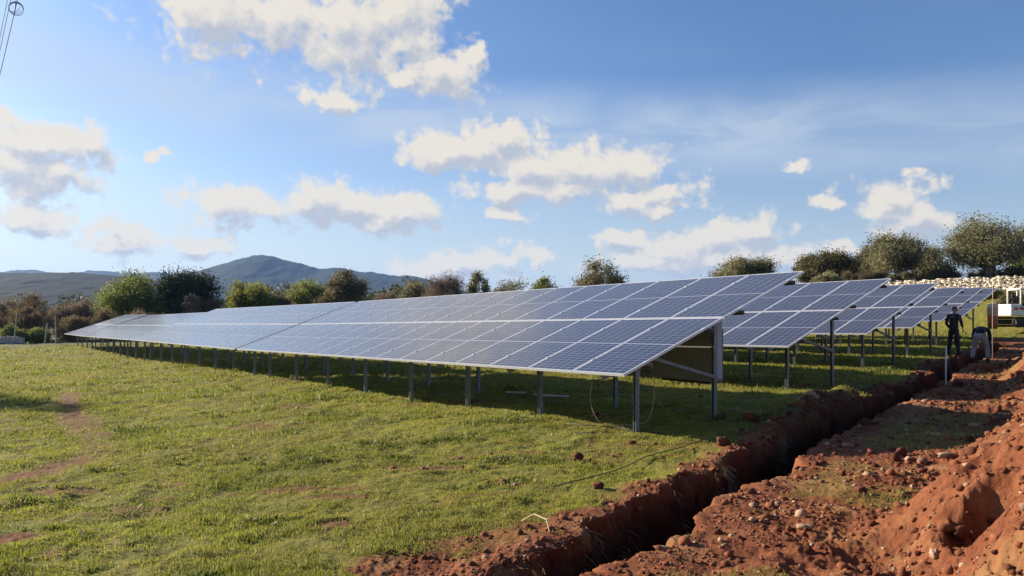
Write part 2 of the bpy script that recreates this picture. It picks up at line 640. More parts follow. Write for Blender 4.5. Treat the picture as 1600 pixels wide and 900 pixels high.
def build_ground():
    rr = np.concatenate([np.geomspace(.25, 2.6, 30)[:-1], np.geomspace(2.6, 26, 620)[:-1],
                         np.geomspace(26, 130, 260)[:-1], np.geomspace(130, 7000, 70)])
    th = np.concatenate([np.linspace(-180, -44, 60)[:-1], np.linspace(-44, 44, 1100)[:-1], np.linspace(44, 180, 61)[:-1]])
    th = np.radians(th)
    RR, TH = np.meshgrid(rr, th, indexing='ij')
    X = RR * np.sin(TH)
    Y = RR * np.cos(TH)
    Z = terrain(X.ravel(), Y.ravel()).reshape(X.shape)
    M = dirt_mask(X.ravel(), Y.ravel()).reshape(X.shape)
    s, t = st_of(X, Y)
    L, Rr = trench_profile(s, t)
    inside = (s > L - .12) & (s < Rr + .1) & (t < 44) & (t > -5)
    M = np.where(inside, 1, M)
    nr, nth = X.shape
    i = np.arange(nr - 1)[:, None]
    j = np.arange(nth)[None, :]
    j2 = (j + 1) % nth
    F = np.stack(np.broadcast_arrays(i * nth + j, i * nth + j2, (i + 1) * nth + j2, (i + 1) * nth + j), -1).reshape(-1, 4)
    F = F[:, ::-1]
    zone = ((s > L - .25) & (s < Rr + .35) & (t < 30) & (t > 1)).astype(float) * sstep(s, L - .25, L - .02) * (1 - sstep(s, Rr, Rr + .3))
    dl = .075 * fbm(t + .3 * Z, Z * 1.7 + 3, .22, 5, 151, .6) + .022 * fbm(t, Z * 2.2 + 7, .045, 3, 153, .6)
    crust = -.035 * sstep(Z - base_z(X.ravel(), Y.ravel()).reshape(X.shape), -.30, -.12) * zone
    dl = (dl + crust) * zone
    X = X + .807 * dl
    Y = Y - .59 * dl
    V = np.stack([X, Y, Z], -1).reshape(-1, 3)
    # centre cap
    V = np.vstack([V, [[0, 0, gz(0, 0)]]])
    far = sstep(np.hypot(V[:, 0], V[:, 1]), 62, 75)
    col = np.zeros((len(V), 4), np.float32)
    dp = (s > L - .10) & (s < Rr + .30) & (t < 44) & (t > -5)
    below = sstep(base_z(X.ravel(), Y.ravel()).reshape(X.shape) - Z, .03, .28) * dp  # trench shade, painted darker with depth below the ground
    rim_shade = sstep(t, 10.0, 11.2) * sstep(s, -4.1, -3.8) * (1 - sstep(s, -2.9, -2.6)) * .6  # shade over the dug far rim, put into the soil colour
    below = np.maximum(below, rim_shade)
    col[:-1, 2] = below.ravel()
    MEAD = (1 - sstep(s, -4.4, -3.8)).ravel()
    col[:-1, 0] = M.ravel()
    col[:, 1] = far
    col[:, 3] = 1
    col[:-1, 3] = MEAD
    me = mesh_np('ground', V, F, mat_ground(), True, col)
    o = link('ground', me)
    o['kind'] = 'structure'
    # cap under the camera
    return o


build_ground()


# ------------------------------------------------------------------ generic materials
def mat_tint(name, rough=.7, trans=0.0, bump=False, mul=(1, 1, 1)):
    m, N, b = new_mat(name)
    at = N.n('ShaderNodeAttribute', attribute_name='tint')
    c = N.mix(1.0, at.outputs['Color'], mul, 'MULTIPLY')
    nt = m.node_tree
    nt.links.new(c, b.inputs['Base Color'])
    b.inputs['Roughness'].default_value = rough
    b.inputs['Specular IOR Level'].default_value = .2
    if trans > 0:
        tr = N.n('ShaderNodeBsdfTranslucent')
        nt.links.new(c, tr.inputs[0])
        ms = N.n('ShaderNodeMixShader')
        ms.inputs[0].default_value = trans
        nt.links.new(b.outputs[0], ms.inputs[1])
        nt.links.new(tr.outputs[0], ms.inputs[2])
        nt.links.new(ms.outputs[0], nt.nodes['Material Output'].inputs[0])
    return m


def mat_plain(name, col, col2=None, scale=8, rough=.6, metal=0, bump=.0, spec=.4):
    m, N, b = new_mat(name)
    tc = N.n('ShaderNodeTexCoord')
    n = N.noise(tc.outputs['Object'], scale, 5, .6)
    c = N.mix(N.ss(n, .3, .7), col, col2 or tuple(k * .75 for k in col))
    nt = m.node_tree
    nt.links.new(c, b.inputs['Base Color'])
    nt.links.new(N.ss(n, .2, .8, max(0, rough - .08), rough + .08), b.inputs['Roughness'])
    b.inputs['Metallic'].default_value = metal
    b.inputs['Specular IOR Level'].default_value = spec
    if bump:
        bp = N.n('ShaderNodeBump')
        bp.inputs['Strength'].default_value = bump
        bp.inputs['Distance'].default_value = .01
        N.put(bp.inputs['Height'], n)
        nt.links.new(bp.outputs[0], b.inputs['Normal'])
    return m


M_GRASS = mat_tint('grass blades', .55, .45)
M_LEAF = mat_tint('leaves', .6, .4)
M_BARK = mat_plain('bark', (.16, .12, .085), (.09, .065, .045), 6, .9, bump=.6)
M_GALV = mat_plain('galvanised steel', (.25, .27, .27), (.18, .195, .20), 14, .48, .55)
M_ALU = mat_plain('aluminium', (.72, .73, .75), (.62, .63, .65), 10, .38, .45)
M_CLOD = mat_plain('soil clods', (.150, .060, .032), (.085, .032, .018), 9, .95, bump=.8, spec=.1)
M_STONE = mat_plain('pale stone', (.36, .26, .18), (.26, .155, .095), 12, .9, bump=.5, spec=.2)


# ------------------------------------------------------------------ grass
def build_grass():
    def sample(n, r0, r1):
        r = np.exp(RNG.uniform(math.log(r0), math.log(r1), n))
        a = np.radians(RNG.uniform(-46, 42, n))
        return r * np.sin(a), r * np.cos(a), r
    x, y, r = sample(1060000, 3.2, 70)
    # tufts: pull a share of blades to clump centres
    m = dirt_mask(x, y)
    s, t = st_of(x, y)
    L, Rr = trench_profile(s, t)
    dens = fbm(x, y, .45, 4, 101, .6)
    keep = (RNG.uniform(0, 1, len(x)) > m * 1.15) & (RNG.uniform(-.75, .45, len(x)) < dens + .22)
    inside = (s > L - .02) & (s < Rr + .12) & (t < 42)
    keep &= ~inside
    # sparse far to the right of the diggings
    x, y, r = x[keep], y[keep], r[keep]
    dens = dens[keep]
    z = terrain(x, y)
    n = len(x)
    lush = sstep(fbm(x, y, 1.6, 4, 103, .55), -.25, .75)
    weed = sstep(fbm(x * .7, y * 1.3, .5, 4, 107, .6), .38, .72)
    h = RNG.uniform(.008, .023, n) * (1 + 1.0 * lush) * (1 + .5 * weed) * (1 + sstep(dens, 0, .7) * .5)
    h = h * np.clip(r / 12, .9, 2.0)
    tall = RNG.uniform(0, 1, n) < .006
    h = np.where(tall, h * 2.0, h)
    wdt = np.clip(.0026 + r * .00048, .003, .05) * RNG.uniform(.7, 1.4, n) * (1 + .9 * weed)
    az = RNG.uniform(0, 2 * np.pi, n)
    lean = RNG.uniform(.1, 1.1, n) * h
    la = RNG.uniform(0, 2 * np.pi, n)
    dx, dy = np.cos(az) * wdt / 2, np.sin(az) * wdt / 2
    lx, ly = np.cos(la) * lean, np.sin(la) * lean
    z0 = z - .008
    V = np.zeros((n, 5, 3), np.float32)
    V[:, 0] = np.stack([x - dx, y - dy, z0], -1)
    V[:, 1] = np.stack([x + dx, y + dy, z0], -1)
    V[:, 2] = np.stack([x + dx * .9 + lx * .35, y + dy * .9 + ly * .35, z + h * .6], -1)
    V[:, 3] = np.stack([x - dx * .9 + lx * .35, y - dy * .9 + ly * .35, z + h * .6], -1)
    V[:, 4] = np.stack([x + lx, y + ly, z + h], -1)
    b = np.arange(n) * 5
    quads = np.stack([b, b + 1, b + 2, b + 3], -1)
    tris = np.stack([b + 3, b + 2, b + 4], -1)
    # colours
    s, t = st_of(x, y)
    dry = sstep(fbm(x, y, 2.2, 4, 109, .6), -.1, .8)
    g = np.zeros((n, 3))
    dry = np.maximum(dry, 1.8 * sstep(s, -2.9, -2.4))
    c0 = np.array([.265, .268, .034])
    c1 = np.array([.135, .185, .028])
    c2 = np.array([.310, .245, .075])
    g = c0 * (1 - lush[:, None] * .5) + c1 * lush[:, None] * .5
    g = g * (1 - dry[:, None] * .40) + c2 * dry[:, None] * .40
    g = g * (1 - weed[:, None] * .5) + np.array([.060, .100, .026]) * weed[:, None] * .5
    g = g * (1 + .22 * np.clip(fbm(x, y, 1.3, 4, 171, .6), -1, 1))[:, None]
    straw = (RNG.uniform(0, 1, n) < .09)[:, None]
    g = np.where(straw, np.array([.34, .29, .14]), g)
    g = g * RNG.uniform(.65, 1.35, (n, 1))
    col = np.ones((n, 5, 4), np.float32)
    col[:, :, :3] = g[:, None, :]
    V = V.reshape(-1, 3)
    me = bpy.data.meshes.new('grass')
    nl = n * 7
    me.vertices.add(len(V))
    me.vertices.foreach_set('co', V.ravel())
    me.loops.add(nl)
    li = np.concatenate([quads, tris], 1).ravel().astype(np.int32)     # per blade: 4 + 3
    me.loops.foreach_set('vertex_index', li)
    me.polygons.add(n * 2)
    ls = np.stack([np.arange(n) * 7, np.arange(n) * 7 + 4], -1).ravel().astype(np.int32)
    lt = np.tile(np.array([4, 3], np.int32), n)
    me.polygons.foreach_set('loop_start', ls)
    me.polygons.foreach_set('loop_total', lt)
    me.update(calc_edges=True)
    a = me.color_attributes.new('tint', 'FLOAT_COLOR', 'POINT')
    a.data.foreach_set('color', col.ravel())
    me.materials.append(M_GRASS)
    o = link('grass', me)
    tag(o, 'short yellow green meadow grass with darker weeds', 'grass', kind='stuff')


build_grass()


# ------------------------------------------------------------------ clods and pebbles (nobody could count them)
def ico(sub=1):
    import bmesh
    bm = bmesh.new()
    bmesh.ops.create_icosphere(bm, subdivisions=sub, radius=1)
    bm.verts.index_update()
    v = np.array([tuple(q.co) for q in bm.verts])
    f = np.array([[q.index for q in ff.verts] for ff in bm.faces])
    bm.free()
    return v, f


ICO1 = ico(1)
ICO2 = ico(2)
ICO3 = ico(3)


def rock_verts(base, size, rng, jag=.36, flat=.7):
    v = base * (1 + rng.uniform(-jag, jag, (len(base), 1)))
    q = rng.normal(size=(3, 3))
    q, _ = np.linalg.qr(q)
    v = v @ q.T
    v = v * np.array([1, rng.uniform(.6, 1), rng.uniform(.5, .85) * flat / .7]) * size
    a = rng.uniform(0, 6.28)
    ca, sa = math.cos(a), math.sin(a)
    return v @ np.array([[ca, -sa, 0], [sa, ca, 0], [0, 0, 1]]).T


def build_clods():
    VS, FS, CS = [], [], []
    off = 0
    bv, bf = ICO1
    n = 46000
    r = np.exp(RNG.uniform(math.log(3.6), math.log(38), n))
    a = np.radians(RNG.uniform(-12, 38, n))
    x, y = r * np.sin(a), r * np.cos(a)
    m = dirt_mask(x, y)
    s, t = st_of(x, y)
    L, Rr = trench_profile(s, t)
    inside = (s > L - .03) & (s < Rr + .02)
    lum = fbm(x, y, .5, 3, 121)
    keep = (RNG.uniform(.25, 1, n) < m) & ~inside & (RNG.uniform(-.8, .9, n) < lum + .25) & (t < 45)
    x, y, r, s, t = x[keep], y[keep], r[keep], s[keep], t[keep]
    z = terrain(x, y)
    n = len(x)
    size = np.minimum(RNG.lognormal(math.log(.0095), .65, n), .06) * np.clip(r / 7, .8, 3.2)
    for i in range(n):
        v = rock_verts(bv, size[i], RNG)
        v = v + np.array([x[i], y[i], z[i] + size[i] * .15])
        VS.append(v)
        FS.append(bf + off)
        off += len(bv)
        q = RNG.uniform()
        if q < .10:
            c = np.array([.34, .22, .14]) * RNG.uniform(.5, 1.2)
        elif q < .3:
            c = np.array([.09, .028, .014]) * RNG.uniform(.7, 1.3)
        else:
            c = np.array([.19, .068, .031]) * RNG.uniform(.6, 1.25)
        CS.append(np.tile(np.append(c, 1), (len(bv), 1)))
    # broken clods on the heap and along both edges of the trench
    bv, bf = ICO2
    n = 2600
    r = np.exp(RNG.uniform(math.log(4.2), math.log(26), n))
    a = np.radians(RNG.uniform(-10, 38, n))
    x, y = r * np.sin(a), r * np.cos(a)
    s, t = st_of(x, y)
    L, Rr = trench_profile(s, t)
    edge = np.exp(-((s - L + .12) / .14) ** 2) + .5 * np.exp(-((s - Rr - .22) / .14) ** 2) + .55 * sstep(s, -1.5, -1.0)
    keep = (RNG.uniform(0, 1, n) < edge) & ~((s > L - .02) & (s < Rr + .08)) & (RNG.uniform(-.5, .8, n) < fbm(x, y, .7, 3, 181))
    x, y = x[keep], y[keep]
    z = terrain(x, y)
    for i in range(len(x)):
        sz = min(RNG.lognormal(math.log(.028), .45), .085)
        k = RNG.uniform(-9, 9, 3)
        d = fbm(bv[:, 0] + k[0] + bv[:, 2] * .6, bv[:, 1] + k[1] - bv[:, 2] * .5, .9, 3, 190)
        v = np.clip(bv * (1 + .30 * d[:, None]), -.80, .78)
        v = rock_verts(v, sz, RNG, .10, .8) + np.array([x[i], y[i], z[i] + sz * .22])
        VS.append(v)
        FS.append(bf + off)
        off += len(bv)
        c = np.array([.150, .052, .025]) * RNG.uniform(.55, 1.35)
        CS.append(np.tile(np.append(c, 1), (len(bv), 1)))
    m2 = mat_tint('loose soil crumbs', .95)
    me = mesh_np('soil_crumbs', np.vstack(VS), np.vstack(FS), m2, False, np.vstack(CS))
    tag(link('soil_crumbs', me), 'loose red clods and pebbles strewn over the diggings', 'soil crumbs', kind='stuff')


build_clods()


def px_ground(px, py, zz=None):
    """point of the terrain seen at photo pixel"""
    a = (px - 800) / FPX
    b = (py - 490) / FPX
    Y = 2.5
    prev = None
    while Y < 200:
        h = CAMH - b * Y
        g = gz(a * Y, Y)
        if g >= h:
            break
        prev = Y
        Y *= 1.01
    return a * Y, Y, g


# single rocks and big clods
def rock(name, px, py, size, label, cat, mat, grp=None, seed=0, flat=.7, base=None, jag=.13, sink=.25, stretch=(1, 1, 1)):
    rng = np.random.default_rng(1000 + seed)
    x, y, z = px_ground(px, py)
    bv, bf = base or ICO3
    v = rock_verts(bv, 1, rng, 0, flat)
    # lumpy displacement
    k = rng.uniform(-10, 10, 3)
    d = fbm(bv[:, 0] + k[0] + bv[:, 2] * .7, bv[:, 1] + k[1] - bv[:, 2] * .5, .8, 4, 200 + seed, .6)
    d2 = np.abs(fbm(bv[:, 0] * 1.3 + k[1] + bv[:, 2], bv[:, 1] - k[0] - bv[:, 2] * .8, .35, 3, 230 + seed, .6))
    v = np.clip(v, -.82, .82)
    v = v * (1 + jag * 2.6 * d[:, None] - jag * 1.5 * d2[:, None]) * np.array(stretch) * size * .8
    me = mesh_np(name, v, bf, mat, False)
    o = link(name, me, None, (x, y, z + size * (1 - sink) * .45))
    tag(o, label, cat, grp)
    return o


def build_rocks():
    G = 'single clods and stones lying by the trench'
    rock('soil_clod', 903, 720, .10, 'brown clod lying alone on the grass in front of the first table', 'clod', M_CLOD, G, 1)
    rock('soil_clod', 928, 729, .05, 'small dark clod just right of the lone brown clod on the grass', 'clod', M_CLOD, G, 2)
    rock('soil_clod', 1130, 698, .11, 'upright red clod standing on the left trench rim near the cable', 'clod', M_CLOD, G, 3, flat=1.0)
    rock('soil_clod', 1173, 660, .16, 'dark clod on the shaded grass right of the rear post', 'clod', M_CLOD, G, 4)
    rock('soil_clod', 1126, 656, .13, 'dark clod at the foot of the rear post of the first table', 'clod', M_CLOD, G, 5)
    rock('stone', 1012, 751, .045, 'pale pebble on the left trench rim', 'stone', M_STONE, G, 6)
    rock('stone', 1242, 790, .05, 'round pale stone on the bare soil in the middle of the right bank', 'stone', M_STONE, G, 7)
    rock('stone', 1258, 832, .055, 'flat grey stone on the right bank below the round pale stone', 'stone', M_STONE, G, 8, stretch=(1.6, 1, .7))
    rock('stone', 1480, 718, .07, 'long pinkish stone at the foot of the big soil heap', 'stone', M_STONE, G, 9, stretch=(2.2, .8, .8))
    rock('soil_clod', 1515, 693, .10, 'brown block shaped clod high on the side of the big heap', 'clod', M_CLOD, G, 10, flat=1.0)
    rock('soil_clod', 1408, 710, .085, 'dark red clod at the edge of the shaded ground by the heap', 'clod', M_CLOD, G, 11, flat=1.0)
    rock('soil_clod', 1440, 742, .07, 'red clod halfway between the heap and the dry grass patch', 'clod', M_CLOD, G, 12)
    rock('soil_clod', 1316, 742, .055, 'small pointed red clod on the flat right bank', 'clod', M_CLOD, G, 13, flat=1.0)
    rock('soil_clod', 935, 765, .08, 'hollowed brown clod overhanging the left trench wall', 'clod', M_CLOD, G, 14)
    rock('soil_clod', 1345, 770, .07, 'dark broken clod in the middle of the rubble before the heap', 'clod', M_CLOD, G, 15)
    rock('stone', 1425, 764, .04, 'small whitish stone in the rubble before the heap', 'stone', M_STONE, G, 16)
    rock('stone', 1460, 875, .05, 'pale upright stone near the lower right corner', 'stone', M_STONE, G, 17, flat=1.0)
    rock('soil_clod', 1500, 848, .08, 'large rounded clod below the hollow in the heap', 'clod', M_CLOD, G, 18)


build_rocks()

# ------------------------------------------------------------------ solar tables
E = Vector((.588, -.8089, 0))          # along the row, towards the near right end
PV = Vector((.8089, .588, 0))          # across the row, uphill side of the panels
YAW = math.atan2(E.y, E.x)
PW = 1.05                               # module pitch along the row
TILT = math.atan2(1.50, 4.08)
ML = 2.15                               # module length along the slope
POSTS_FRONT, POSTS_REAR = .77, 2.49


def mat_cells():
    m, N, b = new_mat('solar cells')
    uv = N.n('ShaderNodeUVMap')
    uv.uv_map = 'UVMap'
    sp = N.n('ShaderNodeSeparateXYZ')
    N.put(sp.inputs[0], uv.outputs[0])
    u, v = sp.outputs[0], sp.outputs[1]
    # margins
    def edge(x, lo, hi):
        return N.m('MULTIPLY', N.m('GREATER_THAN', x, lo), N.m('LESS_THAN', x, hi))
    inn = N.m('MULTIPLY', edge(u, .018, .982), edge(v, .010, .990))
    mid = N.m('GREATER_THAN', N.m('ABSOLUTE', N.m('SUBTRACT', v, .5)), .0062)
    uu = N.m('MULTIPLY', N.m('SUBTRACT', u, .018), 6 / .964)
    vv = N.m('MULTIPLY', N.m('SUBTRACT', v, .010), 24 / .98)
    def line(x, w):
        f = N.m('FRACT', x)
        g = N.m('ABSOLUTE', N.m('SUBTRACT', f, .5))
        return N.m('LESS_THAN', g, .5 - w)
    cell = N.m('MULTIPLY', line(uu, .018), line(vv, .030))
    mask = N.m('MULTIPLY', N.m('MULTIPLY', inn, mid), cell)
    # bus bars: nine fine bright lines per cell
    # bb = N.m('LESS_THAN', N.m('ABSOLUTE', N.m('SUBTRACT', N.m('FRACT', N.m('MULTIPLY', uu, 9)), .5)), .04)
    oi = N.n('ShaderNodeObjectInfo')
    cn = N.noise(N.v('MULTIPLY', uv.outputs[0], (6, 24, 1)), 1.0, 2)
    cc = N.mix(cn, (.004, .006, .022), (.008, .011, .034))
    cc = N.mix(N.m('MULTIPLY', oi.outputs['Random'], .5), cc, (.008, .008, .022))
    c = N.mix(mask, (.30, .32, .38), cc)
    nt = m.node_tree
    nt.links.new(c, b.inputs['Base Color'])
    tc = N.n('ShaderNodeTexCoord')
    dn = N.noise(N.v('ADD', tc.outputs['Object'], N.v('SCALE', (7, 3, 1), None)), 2.5, 5, .6)
    b.inputs['Roughness'].default_value = .16
    nt.links.new(N.ss(dn, .3, .75, .12, .22), b.inputs['Roughness'])
    b.inputs['IOR'].default_value = 1.62
    b.inputs['Sheen Weight'].default_value = .14
    b.inputs['Sheen Roughness'].default_value = .35
    return m


M_CELLS = mat_cells()
M_BACK = mat_plain('white backsheet', (.70, .71, .70), (.62, .63, .62), 5, .6)


def module_meshes():
    """glass and frame, origin at the lower middle edge, x along the row, y up the slope, z out"""
    w, l, h = PW - .012, ML - .01, .035
    x0, x1 = -w / 2, w / 2
    f = .011
    me = bpy.data.meshes.new('solar_module')
    me.from_pydata([(x0 + f, f, -.002), (x1 - f, f, -.002), (x1 - f, l - f, -.002), (x0 + f, l - f, -.002),
                    (x0 + f, f, -.008), (x1 - f, f, -.008), (x1 - f, l - f, -.008), (x0 + f, l - f, -.008)], [],
                   [(0, 1, 2, 3), (7, 6, 5, 4)])
    uvl = me.uv_layers.new(name='UVMap')
    for i, (a, b) in enumerate([(0, 0), (1, 0), (1, 1), (0, 1), (0, 0), (1, 0), (1, 1), (0, 1)]):
        uvl.data[i].uv = (a, b)
    me.materials.append(M_CELLS)
    me.materials.append(M_BACK)
    me.polygons[1].material_index = 1
    me.update()
    fr = MB()
    fr.box((0, f / 2, -h / 2 + .001), (w, f, h))
    fr.box((0, l - f / 2, -h / 2 + .001), (w, f, h))
    fr.box((x0 + f / 2, l / 2, -h / 2 + .001), (f, l - 2 * f, h))
    fr.box((x1 - f / 2, l / 2, -h / 2 + .001), (f, l - 2 * f, h))
    # clamps to the next module and junction box on the back
    for yy in (.42, 1.68):
        fr.box((x1 + .006, yy, .004), (.034, .06, .008))
    fr.box((0, l / 2 + .02, -.022), (.10, .06, .018))
    return me, fr.mesh('frame', M_ALU)


ME_GLASS, ME_FRAME = module_meshes()


def solar_table(corner, zedge, n, slope, label, group, tilt=TILT, yaw_d=0, zend=None, detail=True, shared=None):
    """corner: ground-plan position of the near right lower corner; zedge its height; slope per metre towards the far end"""
    gx, gy = corner
    rt = empty('solar_table', (gx, gy, 0), YAW + yaw_d)
    tag(rt, label, 'solar table', group)
    Rm = Matrix.Rotation(YAW + yaw_d, 3, 'Z')
    # slope basis in local space
    ex = Vector((1, 0, -slope)).normalized()     # local +x is towards the near end; going -x rises by slope
    ey = Vector((0, math.cos(tilt), math.sin(tilt)))
    ez = ex.cross(ey).normalized()
    ey = ez.cross(ex)
    M3 = Matrix((ex, ey, ez)).transposed()
    O = Vector((0, 0, zedge))

    def on(u, v, d=0.0):                       # u metres from the near end, v up the slope
        return O - ex * u + ey * v + ez * d
    for i in range(n):
        for j, v0 in enumerate((0.0, ML + .02)):
            g = link('solar_module', ME_GLASS, rt)
            g.matrix_local = Matrix.Translation(on((i + .5) * PW, v0)) @ M3.to_4x4()
            link('frame', ME_FRAME, g)
    Lr = n * PW
    for v in (.46, 1.80, 2.55, 3.92):
        b = MB()
        b.beam(on(-.055, v, -.069), on(Lr + .03, v, -.069), .045, .065, up=ez, prof='C', t=.004)
        b.build('purlin', M_GALV, rt)
    npst = max(2, int(round((Lr - 1.2) / 2.2)))
    step = (Lr - 1.2) / npst
    for k in range(npst + 1):
        u = .60 + k * step
        v1, v2 = POSTS_FRONT, POSTS_REAR
        c = math.cos(tilt)
        top1 = on(u, v1 / c, -.17)
        top2 = on(u, v2 / c, -.17)
        for tp in (top1, top2):
            wp = Rm @ tp
            g = gz(gx + wp.x, gy + wp.y)
            b = MB()
            b.beam((tp.x, tp.y, g - .35), (tp.x, tp.y, tp.z + .03), .075, .055, up=(1, 0, 0), prof='C', t=.006)
            b.build('post', M_GALV, rt)
            if tp is top2:
                low = Vector((tp.x + .05, tp.y, max(g + .30, tp.z - .95)))
        b = MB()
        b.beam(on(u, .10, -.135), on(u, 4.05, -.135), .05, .07, up=ez, prof='C', t=.004)
        b.build('rafter', M_GALV, rt)
        b = MB()
        hi = on(u, 1.0, -.17) + Vector((.05, 0, 0))
        b.beam(low, hi, .05, .05, up=(1, 0, 0), prof='C', t=.004)
        b.build('brace', M_GALV, rt)
    return rt


def xy(base, u=0.0, w=0.0):
    return base[0] - E.x * u + PV.x * w, base[1] - E.y * u + PV.y * w


R1 = (1.469, 10.24)
T16 = 16 * PW
G1 = 'solar tables of the front row'
solar_table(R1, .843, 16, -.0167, 'nearest solar table at the right end of the front row, cells clearly seen', G1)
z = .843 - .0167 * (T16 + .25)
c2 = xy(R1, T16 + .25)
solar_table(c2, z, 16, -.0100, 'second solar table of the front row, beyond the dark diagonal gap, glass pale with sky', G1)
z2 = z - .0100 * (T16 + .12)
c3 = xy(c2, T16 + .12)
solar_table(c3, z2, 16, -.0125, 'third solar table of the front row, grey glass, before the last short one', G1, tilt=TILT - .035)
z3 = z2 - .0125 * (T16 + .1)
c4 = xy(c3, T16 + .1)
solar_table(c4, z3 + .01, 8, -.006, 'farthest short solar table, brightest, at the left end of the front row', G1, tilt=TILT - .022)

rows = [((5.62, 15.87), .977, 2, 'second row'), ((9.78, 21.5), 1.09, 1, 'third row'), ((13.9, 27.1), 1.16, 1, 'fourth row'),
        ((18.04, 32.8), 1.34, 1, 'fifth row'), ((22.16, 38.4), 1.50, 1, 'sixth and farthest row')]
for ri, (cr, ze, nt_, nm) in enumerate(rows):
    for k in range(nt_):
        ck = xy(cr, k * (T16 + .25))
        lab = 'solar table at the right end of the %s counted from the camera' % nm
        if k:
            lab = 'solar table glimpsed under the front row, left of the second row end table'
        solar_table(ck, ze - k * .28, 16, -.0167, lab, 'solar tables of the rows behind')

# ------------------------------------------------------------------ cabinet under the first table
def local1(u, w, z):
    x, y = xy(R1, u, w)
    return Vector((x, y, z))


def build_cabinet():
    M_CAB = mat_plain('painted cabinet', (.17, .17, .135), (.14, .14, .11), 4, .5)
    M_CABW = mat_plain('white cabinet side', (.42, .43, .45), (.36, .37, .39), 4, .5)
    rt = empty('electrical_cabinet', local1(1.30, 2.53, .56), YAW)
    tag(rt, 'wide dull beige electrical cabinet hung on rear posts under the first solar table', 'cabinet')
    b = MB()
    b.box((0, .13, .42), (1.36, .24, .84), bev=.012)
    b.build('housing', M_CAB, rt)
    b = MB()
    b.box((0, .001, .42), (1.28, .016, .78), bev=.006)
    d = b.build('door', M_CAB, rt)
    b = MB()
    b.box((.55, -.018, .42), (.03, .024, .12), bev=.005)
    b.build('handle', M_GALV, d)
    b = MB()
    b.box((.70, .09, .53), (.03, .17, .96), bev=.006)
    b.build('side_panel', M_CABW, rt)
    b = MB()
    b.tube([(x_ / 10 - .5, .12 + .02 * math.sin(x_ * 2), -.03 + .015 * math.sin(x_ * 3.1)) for x_ in range(11)], .018, 6)
    for q in range(5):
        b.tube([(-.3 + q * .14, .12, .02), (-.3 + q * .14 + .02, .11, -.06), (-.26 + q * .14, .12, -.09), (-.22 + q * .13, .13, -.02)], .009, 6)
    b.build('cable_glands', mat_plain('black cable', (.03, .03, .03), (.02, .02, .02), 9, .6), rt)


build_cabinet()
M_BLACK = mat_plain('black cable sheath', (.035, .035, .035), (.02, .02, .02), 9, .55)
M_BEIGE = mat_plain('straw coloured hose', (.42, .35, .22), (.34, .27, .16), 9, .6)


def cable(name, pts, rad, mat, label, cat, group=None):
    b = MB()
    # smooth the polyline
    P = [Vector(p) for p in pts]
    out = []
    for i in range(len(P) - 1):
        p0, p1, p2, p3 = P[max(i - 1, 0)], P[i], P[i + 1], P[min(i + 2, len(P) - 1)]
        for k in range(8):
            t = k / 8
            out.append(.5 * ((2 * p1) + (p2 - p0) * t + (2 * p0 - 5 * p1 + 4 * p2 - p3) * t * t + (-p0 + 3 * p1 - 3 * p2 + p3) * t ** 3))
    out.append(P[-1])
    c = out[0].copy()
    b.tube([p - c for p in out], rad, 6)
    return tag(b.build(name, mat, None, True, c), label, cat, group)


def lp(u, w, z):
    p = local1(u, w, z)
    return (p.x, p.y, p.z)


gl = lambda u, w, dz: lp(u, w, gz(*xy(R1, u, w)) + dz)
cable('hanging_cable', [lp(.95, 1.55, .62), lp(.9, 1.5, .35), gl(.85, 1.3, .10), gl(1.0, .95, .04), gl(1.2, .7, .05), lp(1.35, .62, .3), lp(1.4, .7, .62)],
      .006, M_BEIGE, 'straw coloured cable hanging in a loop below the cabinet', 'cable')
cable('hanging_cable', [gl(.2, 1.0, .03), gl(.6, .8, .03), gl(1.0, .75, .04), gl(1.3, .5, .03), gl(1.7, .45, .02)],
      .008, M_BLACK, 'thin dark cable end lying in the shade behind the front post', 'cable')


def ground_line(name, pxs, rad, mat, label, cat, lift=.02):
    pts = []
    for (a, b_) in pxs:
        x, y, z = px_ground(a, b_)
        pts.append((x, y, z + lift))
    return cable(name, pts, rad, mat, label, cat)


ground_line('ground_cable', [(1100, 692), (1060, 704), (1015, 716), (975, 735), (940, 748), (900, 757), (865, 768)], .006, M_BLACK,
            'thin black cable trailing across the grass beside the trench', 'cable', .03)
ground_line('metal_rail', [(834, 622), (888, 625)], .022, M_ALU, 'long bright metal rail lying in the shade under the first table', 'rail', .05)
ground_line('metal_rail', [(790, 617), (822, 619)], .018, M_ALU, 'shorter metal rail end left of the long bright rail', 'rail', .05)
ground_line('stick', [(898, 684), (922, 682)], .008, M_BEIGE, 'short pale stick on the grass left of the nearest post', 'stick', .05)
p0 = Vector(px_ground(815, 820))
tw = MB()
tw.tube([(0, 0, .03), (.10, -.05, .10), (.20, -.18, .09), (.225, -.35, .0), (.235, -.45, -.12)], [.004, .006, .006, .005, .003], 6)
tw.tube([(.20, -.18, .09), (.25, -.2, .12)], [.004, .002], 5)
tag(tw.build('dead_twig', mat_plain('bleached twig', (.5, .40, .28), (.4, .3, .2), 12, .8), None, True, p0),
    'bleached bent twig sticking out of the left trench rim', 'twig')

